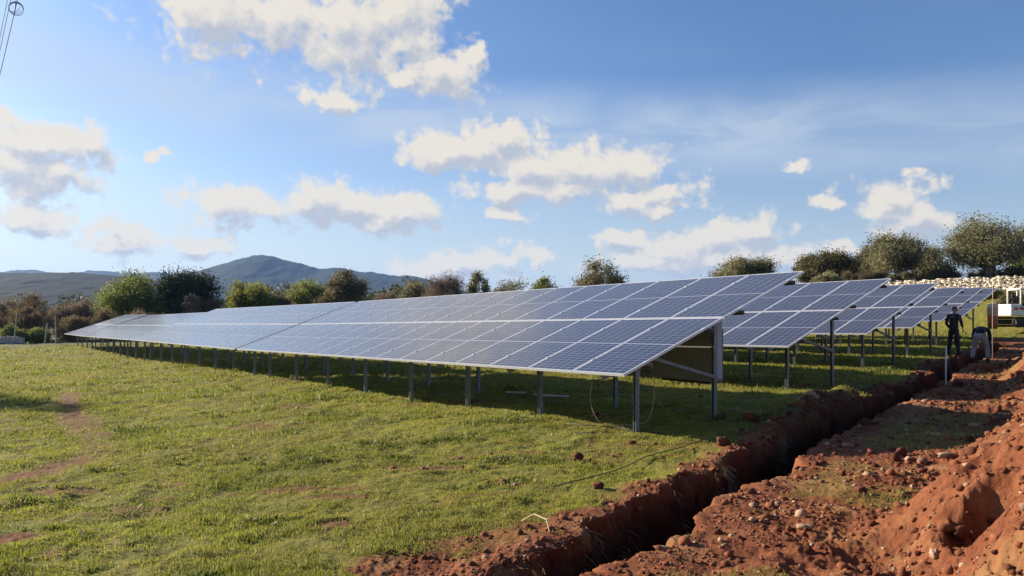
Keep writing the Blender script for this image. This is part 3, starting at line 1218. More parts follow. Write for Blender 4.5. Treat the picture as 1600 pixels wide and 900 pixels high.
# ------------------------------------------------------------------ roots and grass hanging over the left rim
def build_rim_roots():
    n = 2600
    t = RNG.uniform(4.0, 10.5, n)
    L, _ = trench_profile(t * 0 - 3, t)
    s = L + RNG.uniform(-.10, .05, n)
    x = s * .807 + t * .59
    y = -s * .59 + t * .807
    cl = fbm(t, t * 0 + 2, .35, 3, 301)
    keep = RNG.uniform(-.5, .9, n) < cl
    x, y, t = x[keep], y[keep], t[keep]
    n = len(x)
    z = terrain(x - .06, y + .04)
    ln = RNG.uniform(.02, .10, n)
    ox = RNG.uniform(.02, .12, n)
    w = RNG.uniform(.003, .007, n)
    V = np.zeros((n, 6, 3), np.float32)
    for k, (q, zz) in enumerate(((0, .01), (.5, -.25), (1.0, -1.0))):
        cx = x + .807 * ox * q + RNG.normal(0, .008, n)
        cy = y - .59 * ox * q + RNG.normal(0, .008, n)
        V[:, 2 * k] = np.stack([cx - w * .59, cy - w * .8, z + ln * zz], -1)
        V[:, 2 * k + 1] = np.stack([cx + w * .59, cy + w * .8, z + ln * zz], -1)
    b = np.arange(n) * 6
    F = np.concatenate([np.stack([b, b + 1, b + 3, b + 2], -1), np.stack([b + 2, b + 3, b + 5, b + 4], -1)])
    c = np.where(RNG.uniform(0, 1, (n, 1)) < .5, np.array([[.20, .14, .07]]), np.array([[.10, .09, .03]])) * RNG.uniform(.5, 1.2, (n, 1))
    col = np.ones((n, 6, 4), np.float32)
    col[:, :, :3] = c[:, None, :]
    me = mesh_np('hanging_roots', V.reshape(-1, 3), F, M_GRASS, False, col.reshape(-1, 4))
    tag(link('hanging_roots', me), 'dry roots and grass tufts hanging over the left trench wall', 'roots', kind='stuff')


build_rim_roots()


# ------------------------------------------------------------------ trees
def tree(name, px, top, Y, width_px, base_py=None, label='', cat='tree', group=None, kind='olive', seed=0, shape=None, leaves=9000,
         base_z_=None, parts=True, pos=None, dims=None):
    rng = np.random.default_rng(3000 + seed)
    leaves = int(leaves * 2.6)
    width_px = width_px * (1.12 if px > 1000 else (1.4 if 590 < px < 880 else 1.0))
    if pos is None:
        x = (px - 800) / FPX * Y
        y = Y
        topz = CAMH + (490 - top) / FPX * Y
        W = width_px / FPX * Y
    else:
        x, y = pos
        topz = dims[0]
        W = dims[1]
    g = gz(x, y) if base_z_ is None else base_z_
    H = max(topz - g, .7)
    rt = empty(name, (x, y, g - .05))
    tag(rt, label, cat, group)
    pal = {'olive': ((.105, .110, .062), (.160, .155, .100), (.060, .068, .038)),
           'dark': ((.026, .042, .018), (.045, .065, .028), (.014, .024, .011)),
           'green': ((.185, .215, .050), (.250, .265, .068), (.105, .135, .036)),
           'yellow': ((.21, .22, .035), (.28, .27, .05), (.12, .14, .03)),
           'brown': ((.135, .115, .070), (.18, .150, .095), (.080, .066, .040)),
           'greybrown': ((.17, .14, .105), (.22, .185, .145), (.10, .085, .062)),
           'oak': ((.075, .075, .038), (.12, .105, .055), (.045, .045, .026))}[kind]
    twiggy = kind in ('brown', 'greybrown')
    shrub = shape == 'shrub'
    # clump centres
    cb = .0 if shrub else (.27 if kind == 'olive' and W > 4.5 and Y < 69 else .14)               # crown base as part of the height
    ncl = int(rng.integers(38, 60)) if not shrub else 34
    lobes = int(rng.integers(2, 6))
    amp = rng.uniform(.12, .34)
    cen = []
    tries = 0
    while len(cen) < ncl and tries < 9000:
        tries += 1
        p = rng.uniform(-1, 1, 3)
        r = np.linalg.norm(p)
        if r > 1 or r < .30:
            continue
        if shape == 'round' and r < .55:
            continue
        # uneven outline
        th_ = math.atan2(p[1], p[0])
        lim = 1 - amp + amp * math.sin(th_ * lobes + seed) * math.cos(p[2] * 4 + seed * 1.7)
        if r > lim and shape != 'round':
            continue
        zc = cb + (1 - cb) * (p[2] * .5 + .5)
        if not shrub and p[2] < -.25 and (abs(p[0]) ** 2 + p[1] ** 2) ** .5 > .8:
            continue
        cen.append((p[0] * W / 2 * .84, p[1] * W / 2 * .84, H * zc * .93))
    cen = np.array(cen)
    cr = rng.uniform(.10, .20, len(cen)) * W * (1.0 if shape != 'round' else 1.15)
    cr = np.minimum(cr, H * .30)
    # leaves
    wts = cr ** 2
    wts /= wts.sum()
    idx = rng.choice(len(cen), leaves, p=wts)
    d = rng.normal(size=(leaves, 3))
    d /= np.linalg.norm(d, axis=1)[:, None]
    rad = cr[idx] * (rng.uniform(0, 1, leaves) ** .45) * (1 + .34 * rng.normal(size=leaves))
    P = cen[idx] + d * rad[:, None] * np.array([1, 1, .82])
    P[:, 2] *= H / np.percentile(P[:, 2], 99.8)
    P[:, 2] = np.maximum(P[:, 2], .05 + (0 if shrub else H * .10) * rng.uniform(.6, 1.4, leaves))
    leaves = leaves
    ls = (.034 if not twiggy else .032) * (Y if pos is None else 40) / 45 * rng.uniform(.6, 1.5, leaves)
    a = rng.normal(size=(leaves, 3))
    a /= np.linalg.norm(a, axis=1)[:, None]
    if twiggy or kind == 'yellow':
        a = a * np.array([.45, .45, 1.0]) + d * .5
        a /= np.linalg.norm(a, axis=1)[:, None]
    b_ = np.cross(a, rng.normal(size=(leaves, 3)))
    b_ /= np.linalg.norm(b_, axis=1)[:, None]
    el = 3.4 if twiggy else (2.6 if kind == 'yellow' else 1.5)
    wd = .30 if twiggy else .8
    A = a * (ls * el)[:, None]
    B = b_ * (ls * wd)[:, None]
    V = np.stack([P - A, P - B, P + A, P + B], 1).reshape(-1, 3)
    F = np.arange(leaves * 4).reshape(-1, 4)
    mixv = rng.uniform(0, 1, (leaves, 1))
    ctone = rng.uniform(0, 1, len(cen))[idx][:, None]
    pal = [np.array(q) * (1.1 if kind == 'dark' else 1.0) * (np.array([1, 1, 1]) if kind in ('dark', 'green', 'yellow') else (np.array([1.1, 1.0, .9]) if twiggy else np.array([1.85, 1.72, 1.50]))) for q in pal]
    c = np.where(mixv < .55, pal[0], np.where(mixv < .82, pal[1], pal[2])) * (.72 + .55 * ctone)
    col = np.ones((leaves, 4, 4), np.float32)
    col[:, :, :3] = c[:, None, :]
    me = mesh_np('crown', V, F, M_LEAF, False, col.reshape(-1, 4))
    link('crown', me, rt)
    # trunk and limbs
    t = MB()
    tr = max(.06, W * .035)
    if shrub:
        for k in range(5):
            e = cen[rng.integers(len(cen))]
            t.tube([(rng.uniform(-.1, .1), rng.uniform(-.1, .1), -.1), tuple(e * .5 + np.array([0, 0, .1])), tuple(e)], [.04, .025, .01], 5)
    else:
        fork = Vector((rng.uniform(-.2, .2), rng.uniform(-.2, .2), H * .26))
        t.tube([(0, 0, -.2), (tr * .8, 0, H * .10), fork], [tr * 1.6, tr * 1.1, tr], 8)
        if kind == 'olive':
            t.tube([(tr, 0, -.1), (tr * 3, .1, H * .13), (tr * 2.5, .2, H * .33)], [tr * 1.1, tr * .9, tr * .5], 7)
        for k in range(11):
            e = cen[rng.integers(len(cen))]
            m_ = (np.array(fork) + e) / 2 + rng.uniform(-.08, .08, 3) * W
            t.tube([fork, tuple(m_), tuple(e)], [tr * .6, tr * .35, tr * .10], 5)
    t.build('trunk', M_BARK if kind != 'olive' else mat_olive_bark(), rt)
    return rt


_ob = []


def mat_olive_bark():
    if not _ob:
        _ob.append(mat_plain('olive bark', (.30, .25, .20), (.17, .135, .10), 5, .9, bump=.6))
    return _ob[0]


GT = 'trees standing behind the solar field'
TR = [
    # px, top, Y, width, kind, shape, leaves, label
    (1540, 334, 66, 132, 'olive', None, 15000, 'largest olive tree, twisted pale trunk, above the stone wall at far right'),
    (1612, 352, 70, 70, 'green', None, 6000, 'greener tree cut by the right edge behind the largest olive'),
    (1400, 363, 68, 92, 'olive', None, 11000, 'tall olive tree in the middle of the terrace, left of the largest one'),
    (1362, 384, 72, 50, 'olive', None, 6000, 'slim olive tree touching the left side of the tall terrace olive'),
    (1456, 386, 74, 62, 'olive', None, 7000, 'small olive tree filling the dip between the two big terrace olives'),
    (1292, 390, 74, 74, 'oak', None, 9000, 'dull green bushy tree just right of the first table top corner'),
    (1330, 400, 78, 60, 'oak', None, 6000, 'lower dull green tree right of the bushy one above the second row'),
    (1262, 400, 76, 44, 'oak', None, 5000, 'small round dull tree touching the first table top corner'),
    (1160, 401, 72, 108, 'olive', None, 9000, 'broad flat topped grey green olive peeking over the first table'),
    (938, 405, 70, 84, 'oak', 'round', 9000, 'solitary round brownish green tree over the middle of the front row'),
    (852, 432, 84, 36, 'green', None, 3500, 'small yellow green tree right of the low grey trees'),
    (800, 436, 88, 64, 'olive', None, 4500, 'low grey green tree line tree left of the small yellow green one'),
    (745, 424, 86, 34, 'olive', None, 3500, 'thin pointed tree with light twigs at the right of the grey pair'),
    (694, 426, 84, 62, 'greybrown', None, 6000, 'pointed grey brown tree in front of the end of the mountain'),
    (655, 438, 88, 50, 'olive', None, 4500, 'low dull tree at the mountain foot left of the pointed grey one'),
    (541, 423, 84, 78, 'oak', None, 9000, 'dark brownish tree in front of the mountain, right of the yellow green one'),
    (478, 438, 88, 80, 'green', None, 7000, 'light green half bare tree between the yellow and the brown tree'),
    (393, 441, 84, 94, 'yellow', None, 8000, 'bright yellow green willow like tree under the mountain peak'),
    (294, 420, 80, 94, 'dark', 'round', 11000, 'dense round dark evergreen left of the mountain'),
    (202, 424, 78, 124, 'green', None, 12000, 'wide green tree left of the dark evergreen'),
]
for i, (px, top, Y, w, kind, shape, lv, lab) in enumerate(TR):
    tree('olive_tree' if kind == 'olive' else ('evergreen_tree' if kind == 'dark' else 'leafy_tree'), px, top, Y, w, label=lab, group=GT, kind=kind, seed=i, shape=shape, leaves=lv)

GS = 'shrubs along the far edge of the meadow'
SH = [
    (8, 464, 74, 74, 'brown', 'reddish brown bare shrub at the left edge of the photo'),
    (52, 458, 78, 66, 'brown', 'tall brown shrub second from the left edge behind the fence posts'),
    (40, 480, 70, 60, 'brown', 'low dark brown shrub in front of the tall brown shrub'),
    (95, 476, 74, 62, 'greybrown', 'grey brown shrub between two leaning fence posts'),
    (130, 470, 76, 56, 'greybrown', 'pale grey twiggy shrub left of the wide green tree'),
    (118, 492, 70, 66, 'brown', 'brown shrub right behind the left tip of the front row'),
    (165, 482, 72, 60, 'brown', 'low brown shrub at the foot of the wide green tree'),
    (225, 484, 72, 60, 'brown', 'low brown shrub in front of the wide green tree, right side'),
    (300, 462, 76, 40, 'greybrown', 'pinkish grey twiggy shrub before the dark evergreen'),
    (332, 468, 77, 26, 'greybrown', 'tiny pinkish shrub at the right foot of the dark evergreen'),
    (440, 464, 84, 60, 'brown', 'low brown shrub between the yellow and the light green tree'),
    (505, 466, 84, 60, 'brown', 'low brown shrub under the dark brownish tree'),
    (20, 508, 66, 46, 'green', 'low bright green bush at the left edge of the meadow'),
    (58, 512, 67, 50, 'green', 'low green bush right of the bright one at the meadow edge'),
    (600, 455, 90, 50, 'brown', 'low brown shrub left of the dull tree at the mountain foot'),
    (1545, 455, 52, 40, 'green', 'yellow green bush beyond the last table below the stone wall'),
    (1585, 452, 49, 50, 'oak', 'brownish bush below the stone wall behind the machine'),
]
for i, (px, top, Y, w, kind, lab) in enumerate(SH):
    tree('shrub', px, top, Y, w, label=lab, cat='shrub', group=GS, kind=kind, seed=60 + i, shape='shrub', leaves=3800)

# dry scrub standing on the terrace
for i, (px, top, Y, w, kind, lab) in enumerate([
        (1290, 424, 66, 70, 'olive', 'grey green undergrowth bush left end of the terrace'),
        (1350, 422, 66, 80, 'brown', 'dry brown bush under the slim terrace olive'),
        (1420, 424, 66, 70, 'oak', 'dull bush under the tall terrace olive'),
        (1478, 418, 67, 60, 'brown', 'dry grass bush left of the twisted trunk'),
        (1540, 420, 67, 60, 'brown', 'dry grass bush at the foot of the twisted trunk'),
        (1590, 414, 67, 60, 'oak', 'dull bush on the terrace at the right edge')]):
    tree('shrub', px, top, Y, w, label=lab, cat='shrub', group='bushes on the terrace above the stone wall', kind=kind, seed=90 + i, shape='shrub', leaves=4500)

# the tree outside the left edge that shades the meadow
tree('olive_tree', 0, 0, 40, 0, label='olive tree just outside the left edge whose shadow darkens the meadow', kind='olive', seed=120,
     leaves=9000, pos=(-22.6, 23.8), dims=(5.6, 3.6))


# ------------------------------------------------------------------ stone wall
def build_wall():
    rng = np.random.default_rng(5)
    bv, bf = ICO1
    VS, FS, CS = [], [], []
    off = 0
    bv2 = np.clip(bv * 1.35, -.86, .86)
    H = 1.22
    NL = 11
    Rz = np.array([[E.x, PV.x, 0], [E.y, PV.y, 0], [0, 0, 1]])
    for layer in range(NL):
        k = -14.0
        while k < 26:
            w = rng.choice([.09, .13, .18, .28, .4]) * rng.uniform(.8, 1.25)
            px_, py_ = 29 + E.x * (k + w / 2), 60 + E.y * (k + w / 2)
            z = base_z(np.array([px_ - PV.x * .4]), np.array([py_ - PV.y * .4]))[0] - .04 + (layer + .5) * H / NL + rng.normal(0, .02)
            h = H / NL * rng.uniform(.95, 1.4)
            if layer == NL - 1 and rng.uniform() < .35:
                k += w
                continue
            v = bv2 * (1 + rng.uniform(-.26, .26, (len(bv), 1))) * np.array([w / 2 * 1.15, .24, h / 2 * 1.15])
            v = v @ Rz.T
            o_ = .02 + layer * .032 + rng.normal(0, .05)
            v = v + np.array([px_ + PV.x * o_, py_ + PV.y * o_, z])
            VS.append(v)
            FS.append(bf + off)
            off += len(bv)
            c = np.array([.62, .55, .44]) * rng.uniform(.6, 1.1)
            CS.append(np.tile(np.append(c, 1), (len(bv), 1)))
            k += w
    me = mesh_np('stone_wall', np.vstack(VS), np.vstack(FS), mat_tint('limestone', .9), False, np.vstack(CS))
    tag(link('stone_wall', me), 'cream dry stone terrace wall below the olive trees at right', 'wall')


build_wall()

# fence posts and wall stub at the left edge
GP = 'leaning posts at the far edge of the meadow'
M_POST = mat_plain('weathered wood', (.34, .29, .24), (.24, .20, .16), 6, .9)
for (a, top, bot, lean, lab) in [(22, 490, 527, .12, 'pale thin post nearest the left edge of the meadow'),
                                 (88, 493, 526, -.03, 'tall pale fence post before the grey brown shrub'),
                                 (70, 505, 527, .1, 'short leaning post left of the tall pale one')]:
    Y = 64
    x = (a - 800) / FPX * Y
    zt = CAMH + (490 - top) / FPX * Y
    g = gz(x, Y)
    b = MB()
    b.tube([(0, 0, -.2), (lean, 0, (zt - g) * .5), (lean * 2.2, 0, zt - g)], [.06, .055, .05], 7)
    tag(b.build('fence_post', M_POST, None, False, (x, Y, g)), lab, 'post', GP)
b = MB()
for k in range(9):
    b.box((k * .36 - 1.5, random.uniform(-.05, .05), .28 + random.uniform(-.04, .04)), (.38, .3, .6 + random.uniform(-.1, .1)), bev=.04)
Yw = 64.5
tag(b.build('low_wall', mat_plain('grey rubble', (.42, .38, .34), (.3, .27, .24), 4, .9), None, False, ((8 - 800) / FPX * Yw, Yw, gz((8 - 800) / FPX * Yw, Yw))),
    'low grey rubble wall at the left edge behind the green bush', 'wall')

# far white farm building between the evergreen and the yellow tree
bf_ = empty('farm_building', ((350 - 800) / FPX * 190, 190, gz((350 - 800) / FPX * 190, 190)), .3)
tag(bf_, 'tiny white farm building between the dark evergreen and the yellow tree', 'building')
b = MB()
b.box((0, 0, 2.2), (7, 5, 4.4))
b.build('wall', mat_plain('white render', (.72, .72, .70), (.62, .62, .60), .5, .8), bf_)
b = MB()
b.v += [(-3.8, -2.9, 4.3), (3.8, -2.9, 4.3), (3.8, 2.9, 4.3), (-3.8, 2.9, 4.3), (-3.8, 0, 5.9), (3.8, 0, 5.9)]
b.f += [(0, 1, 5, 4), (2, 3, 4, 5), (0, 4, 3), (1, 2, 5), (0, 3, 2, 1)]
b.build('roof', mat_plain('pale roof sheet', (.62, .66, .72), (.55, .6, .66), .5, .5), bf_)


# ------------------------------------------------------------------ hills
def hill(name, sil, Y, depth, base, seed, noise_amp, colr):
    px = np.linspace(sil[0][0], sil[-1][0], 260)
    tp = np.interp(px, [q[0] for q in sil], [q[1] for q in sil])
    # smooth the outline
    k = np.array([1, 2, 3, 2, 1]) / 9
    tp = np.convolve(np.pad(tp, 2, 'edge'), k, 'valid')
    nv = 60
    X = np.zeros((260, nv))
    YY = np.zeros((260, nv))
    Z = np.zeros((260, nv))
    for j in range(nv):
        q = j / (nv - 1) * 2 - 1                       # -1 front foot, 0 crest, 1 rear foot
        dist = Y + q * depth
        X[:, j] = (px - 800) / FPX * Y * (1 + .15 * q)
        YY[:, j] = dist
        top = (490 - tp) / FPX * Y + CAMH
        prof = (1 - abs(q)) ** .8 * (1 - .15 * abs(q))
        Z[:, j] = base + (top - base) * prof
    n = fbm(X, YY, Y * .09, 5, seed, .55)
    prof = 1 - np.abs(np.linspace(-1, 1, nv))[None, :]
    edge = np.clip(np.abs(np.linspace(-1, 1, nv))[None, :] * 3, 0, 1)
    Z = Z + n * noise_amp * edge * np.clip(prof * 4, 0, 1)
    Z = Z + fbm(X, YY, Y * .006, 3, seed + 5) * Y * .0009
    i = np.arange(259)[:, None]
    j = np.arange(nv - 1)[None, :]
    F = np.stack(np.broadcast_arrays(i * nv + j, (i + 1) * nv + j, (i + 1) * nv + j + 1, i * nv + j + 1), -1).reshape(-1, 4)
    m, N, bs = new_mat(name + ' woodland')
    g = N.n('ShaderNodeNewGeometry')
    nn = N.noise(g.outputs['Position'], 1 / (Y * .012), 6, .65)
    n2 = N.noise(g.outputs['Position'], 1 / (Y * .06), 4, .6)
    c = N.mix(N.ss(nn, .35, .65), colr, tuple(q * 1.7 for q in colr))
    c = N.mix(N.ss(n2, .58, .75, 0, .12), c, (colr[0] * 3.2, colr[1] * 2.6, colr[2] * 2.4))
    m.node_tree.links.new(c, bs.inputs['Base Color'])
    bs.inputs['Roughness'].default_value = .95
    bs.inputs['Specular IOR Level'].default_value = .05
    me = mesh_np(name, np.stack([X, YY, Z], -1).reshape(-1, 3), F, m, True)
    o = link(name, me)
    o['kind'] = 'structure'
    return o


hill('hill', [(-300, 440), (-150, 428), (-60, 424), (0, 425), (60, 426), (130, 425), (165, 429), (215, 433), (270, 440), (330, 452), (400, 462), (520, 470), (620, 480)],
     1100, 500, -6, 401, 2.5, (.008, .014, .010))
hill('hill', [(-200, 430), (-40, 423), (0, 426), (20, 422), (35, 421), (60, 422), (80, 426), (120, 426), (140, 422), (165, 422), (190, 426), (250, 424), (270, 427), (330, 424), (420, 440), (600, 470)],
     3600, 900, -6, 411, 14, (.014, .022, .014))
hill('mountain', [(180, 470), (250, 445), (290, 432), (320, 420), (350, 411), (375, 404), (393, 399), (408, 397.5), (425, 399), (445, 405), (470, 411), (490, 417), (503, 420), (518, 418), (530, 417), (545, 420), (565, 425), (580, 424), (600, 427), (620, 431), (635, 430), (655, 432), (675, 438), (720, 452), (800, 470), (900, 482)],
     2600, 900, -6, 421, 9, (.013, .021, .013))


# mid distance woodland, one mass between meadow and hills
def build_woodland():
    rng = np.random.default_rng(77)
    n = 620
    VS, FS, CS = [], [], []
    off = 0
    bv, bf = ICO2
    for i in range(n):
        Y = math.exp(rng.uniform(math.log(130), math.log(800)))
        a = rng.uniform(-.95, .35)
        x = a * Y
        if x > -.12 * Y and Y < 260:
            continue
        h = rng.uniform(2.5, 6.5)
        w = rng.uniform(3, 8)
        m = 240
        d = rng.normal(size=(m, 3))
        d /= np.linalg.norm(d, axis=1)[:, None]
        P = d * np.array([w / 2, w / 2, h / 2]) * rng.uniform(.6, 1.05, (m, 1)) + np.array([x, Y, gz(x, Y) + h * .5])
        ls = rng.uniform(.18, .42, m) * (Y / 260 + .4)
        A = rng.normal(size=(m, 3))
        A = A / np.linalg.norm(A, axis=1)[:, None] * ls[:, None]
        B = np.cross(A, rng.normal(size=(m, 3)))
        B = B / np.linalg.norm(B, axis=1)[:, None] * ls[:, None]
        VS.append(np.stack([P - A, P - B, P + A, P + B], 1).reshape(-1, 3))
        FS.append(np.arange(m * 4).reshape(-1, 4) + off)
        off += m * 4
        base = [(.075, .085, .045), (.12, .10, .07), (.15, .14, .10), (.05, .065, .03)][rng.integers(4)]
        c = np.array(base) * rng.uniform(.6, 1.3, (m, 1))
        CS.append(np.repeat(np.hstack([c, np.ones((m, 1))]), 4, 0))
    me = mesh_np('far_woodland', np.vstack(VS), np.vstack(FS), M_LEAF, False, np.vstack(CS))
    tag(link('far_woodland', me), 'grey green woodland on the plain below the hills', 'woodland', kind='stuff')


build_woodland()


# ------------------------------------------------------------------ overhead wires with a spare coil
def build_wires():
    M_W = mat_plain('dark wire', (.05, .055, .07), (.04, .045, .055), 3, .6)
    def pt(px, py, h):                # point of the photo at height h above the eye
        Y = h / ((490 - py) / FPX)
        return Vector(((px - 800) / FPX * Y, Y, CAMH + h))
    G = 'overhead wires at the upper left'
    for (px, h, r, lab) in [(27, 5.5, .008, 'overhead wire that carries the coil, rightmost of three'),
                            (16.5, 5.2, .006, 'overhead wire in the middle of the three, left of the coil'),
                            (11.5, 5.9, .006, 'leftmost overhead wire crossing the upper left corner')]:
        p = pt(px, 0, h)
        d = Vector((-.588, .8089, -.004))
        b = MB()
        pts = [d * q + Vector((0, 0, .0006 * (q + 4) * (q - 0))) for q in range(-8, 46, 3)]
        b.tube(pts, r, 5)
        tag(b.build('overhead_wire', M_W, None, True, p), lab, 'wire', G)
    p = pt(24, 12.5, 5.42)
    rt = MB()
    for k in range(4):
        rr = .092 + .007 * k
        ring = []
        for q in range(37):
            a = q / 36 * 2 * math.pi
            ring.append(Vector((rr * math.cos(a) * (1.05 + .02 * k), .02 * k - .03 + .03 * math.sin(a + k), rr * math.sin(a))))
        rt.tube(ring, .0042, 5, cap=False)
    rt.tube([(.012, 0, .13), (0, 0, 0), (-.02, 0, -.12)], .008, 5)
    tag(rt.build('cable_coil', M_W, None, True, p), 'round coil of spare cable hanging on the overhead wire', 'cable coil')


build_wires()


# ------------------------------------------------------------------ people
def skin_mesh(name, joints, edges, mat, sub=2):
    me = bpy.data.meshes.new(name)
    me.from_pydata([j[0] for j in joints], edges, [])
    o = bpy.data.objects.new(name, me)
    C.objects.link(o)
    o.modifiers.new('skin', 'SKIN').use_smooth_shade = True
    sk = me.skin_vertices[0].data
    for i, j in enumerate(joints):
        r = j[1]
        sk[i].radius = r if hasattr(r, '__len__') else (r, r)
        sk[i].use_root = (i == 0)
    sm = o.modifiers.new('sub', 'SUBSURF')
    sm.levels = sub
    sm.render_levels = sub
    dg = bpy.context.evaluated_depsgraph_get()
    dg.update()
    nm = bpy.data.meshes.new_from_object(o.evaluated_get(dg))
    nm.materials.clear()
    nm.materials.append(mat)
    bpy.data.objects.remove(o)
    nm.name = name
    return nm


M_SKIN = mat_plain('skin', (.38, .22, .15), (.34, .19, .125), 20, .6)
M_DARKCL = mat_plain('dark work clothes', (.022, .026, .036), (.014, .016, .022), 12, .85)
M_GREYCL = mat_plain('grey trousers', (.42, .36, .33), (.33, .28, .26), 12, .85)
M_BOOT = mat_plain('boots', (.03, .024, .02), (.02, .016, .014), 12, .7)
M_CAP = mat_plain('dark red cap', (.13, .03, .03), (.09, .02, .02), 12, .8)
M_HAIR = mat_plain('dark hair', (.02, .015, .012), (.012, .01, .008), 30, .7)


def hand(parent, wrist, direction, side, mat):
    d = Vector(direction).normalized()
    sx = Vector(side).normalized()
    up = d.cross(sx)
    j = [(tuple(wrist), (.022, .030)), (tuple(Vector(wrist) + d * .05), (.016, .036)), (tuple(Vector(wrist) + d * .085), (.014, .036))]
    e = [(0, 1), (1, 2)]
    for k, (o_, l_) in enumerate(((-.030, .060), (-.010, .072), (.011, .066), (.031, .050))):
        b0 = Vector(wrist) + d * .088 + sx * o_
        i = len(j)
        j += [(tuple(b0), .009), (tuple(b0 + d * l_ * .5 - up * .008), .0085), (tuple(b0 + d * l_ - up * .026), .007)]
        e += [(2, i), (i, i + 1), (i + 1, i + 2)]
    b0 = Vector(wrist) + d * .03 - sx * .035
    i = len(j)
    j += [(tuple(b0), .011), (tuple(b0 + d * .03 - sx * .02), .009), (tuple(b0 + d * .055 - sx * .022 - up * .01), .008)]
    e += [(0, i), (i, i + 1), (i + 1, i + 2)]
    return j, e


def person(loc, rz, pose, label, top_mat, leg_mat, cap_mat=None):
    rt = empty('person', loc, rz)
    tag(rt, label, 'person', 'workers beside the trench')
    # facing +y in local space, x to the figure's right
    if pose == 'stand':
        pel = Vector((0, 0, .93)); chest = Vector((0, .02, 1.28)); neck = Vector((0, .03, 1.47)); head = Vector((.01, .06, 1.61))
        hips = [Vector((s * .095, 0, .90)) for s in (-1, 1)]
        knees = [Vector((-.14, .05, .49)), Vector((.13, .02, .49))]
        ank = [Vector((-.17, -.02, .08)), Vector((.17, -.02, .08))]
        sh = [Vector((-.19, .02, 1.41)), Vector((.19, .02, 1.41))]
        elb = [Vector((-.27, .01, 1.13)), Vector((.26, .03, 1.13))]
        wr = [Vector((-.22, .18, .95)), Vector((.22, .20, .98))]
        hd = Vector((0, .12, -1)); look = Vector((0, 1, -.35))
    else:
        pel = Vector((0, -.12, .86)); chest = Vector((0, .26, .98)); neck = Vector((0, .44, 1.0)); head = Vector((.02, .57, .94))
        hips = [Vector((s * .10, -.12, .83)) for s in (-1, 1)]
        knees = [Vector((-.17, .0, .46)), Vector((.17, .04, .46))]
        ank = [Vector((-.21, -.12, .08)), Vector((.2, -.05, .08))]
        sh = [Vector((-.19, .36, .98)), Vector((.19, .36, .98))]
        elb = [Vector((-.23, .42, .70)), Vector((.23, .42, .70))]
        wr = [Vector((-.14, .50, .47)), Vector((.14, .52, .46))]
        hd = Vector((0, .2, -1)); look = Vector((0, .6, -.9))
    spine = (pel + chest) / 2 + Vector((0, 0, .02 if pose == 'stand' else .06))
    # body: one continuous surface
    j = [(pel, (.13, .10)), (spine, (.115, .09)), (chest, (.14, .10)), (neck - (neck - chest) * .25, (.075, .065)), (neck, .052)]
    e = [(0, 1), (1, 2), (2, 3), (3, 4)]
    for i in (0, 1):
        k = len(j)
        j += [(hips[i], .085), (knees[i], .055), (ank[i], .038), (ank[i] + Vector((0, .12, -.045)), (.034, .028))]
        e += [(0, k), (k, k + 1), (k + 1, k + 2), (k + 2, k + 3)]
        k = len(j)
        j += [(sh[i], .050), (elb[i], .038), (wr[i], .025)]
        e += [(3, k), (k, k + 1), (k + 1, k + 2)]
        hj, he = hand(rt, wr[i], (wr[i] - elb[i]) * .4 + hd * .15, Vector((1 if i == 0 else -1, 0, 0)).cross((wr[i] - elb[i]).normalized()).normalized(), M_SKIN)
        k2 = len(j)
        j += [(Vector(p), r) for p, r in hj]
        e += [(a + k2, b + k2) for a, b in he] + [(k + 2, k2 + 1)]
        e.remove((k2, k2 + 1))
        e = [q for q in e if q != (k2, k2 + 7 + 8)]
        # wrist point of the hand doubles the arm's end: join thumb to palm
        th = k2 + 3 + 12
        e = [q for q in e if k2 not in q]
        e.append((k2 + 1, th))
        j[k2] = (wr[i], .001)
    # drop the loose doubled wrist points
    used = sorted({a for q in e for a in q})
    mp = {a: b for b, a in enumerate(used)}
    j = [j[a] for a in used]
    e = [(mp[a], mp[b]) for a, b in e]
    # head
    k = len(j)
    nk = [i for i, q in enumerate(j) if (Vector(q[0]) - neck).length < 1e-6][0]
    j += [(head - Vector((0, 0, .05)) * 1, (.062, .068)), (head, (.078, .088)), (head + (head - neck).normalized() * .075, (.062, .068))]
    e += [(nk, k), (k, k + 1), (k + 1, k + 2)]
    body = skin_mesh('body', [(tuple(p), r) for p, r in j], e, M_SKIN, 2)
    bo = link('body', body, rt)
    # face: nose, eyes, ears, mouth set on the head
    lk = look.normalized()
    rgt = Vector((1, 0, 0))
    upv = rgt.cross(lk)
    f = MB()
    f.tube([head + lk * .080 + upv * .015, head + lk * .108 - upv * .018], [.008, .013], 6)
    for s_ in (-1, 1):
        f.tube([head + rgt * s_ * .078 + upv * .015, head + rgt * s_ * .090 - upv * .025], [.014, .010], 6)
    f.tube([head + lk * .082 - upv * .045 - rgt * .022, head + lk * .086 - upv * .045 + rgt * .022], [.006, .006], 6)
    f.build('nose_and_ears', M_SKIN, bo)
    f = MB()
    for s_ in (-1, 1):
        c_ = head + lk * .080 + rgt * s_ * .032 + upv * .018
        f.tube([c_ - rgt * .012, c_ + rgt * .012], [.007, .007], 6)
    f.build('eyes', M_HAIR, bo)
    # trousers
    j = [(pel + Vector((0, 0, .06)), (.150, .12)), (pel, (.155, .125))]
    e = [(0, 1)]
    for i in (0, 1):
        k = len(j)
        j += [(hips[i] - Vector((0, 0, .06)), .108), (knees[i], .078), (ank[i] + Vector((0, 0, .03)), .066)]
        e += [(1, k), (k, k + 1), (k + 1, k + 2)]
    link('trousers', skin_mesh('trousers', [(tuple(p), r) for p, r in j], e, leg_mat, 2), rt)
    # jacket
    j = [(pel - (spine - pel) * .25, (.168, .135)), (pel + (spine - pel) * .3, (.165, .132)), (spine, (.150, .12)), (chest, (.168, .125)), (neck - (neck - chest) * .25, (.09, .08))]
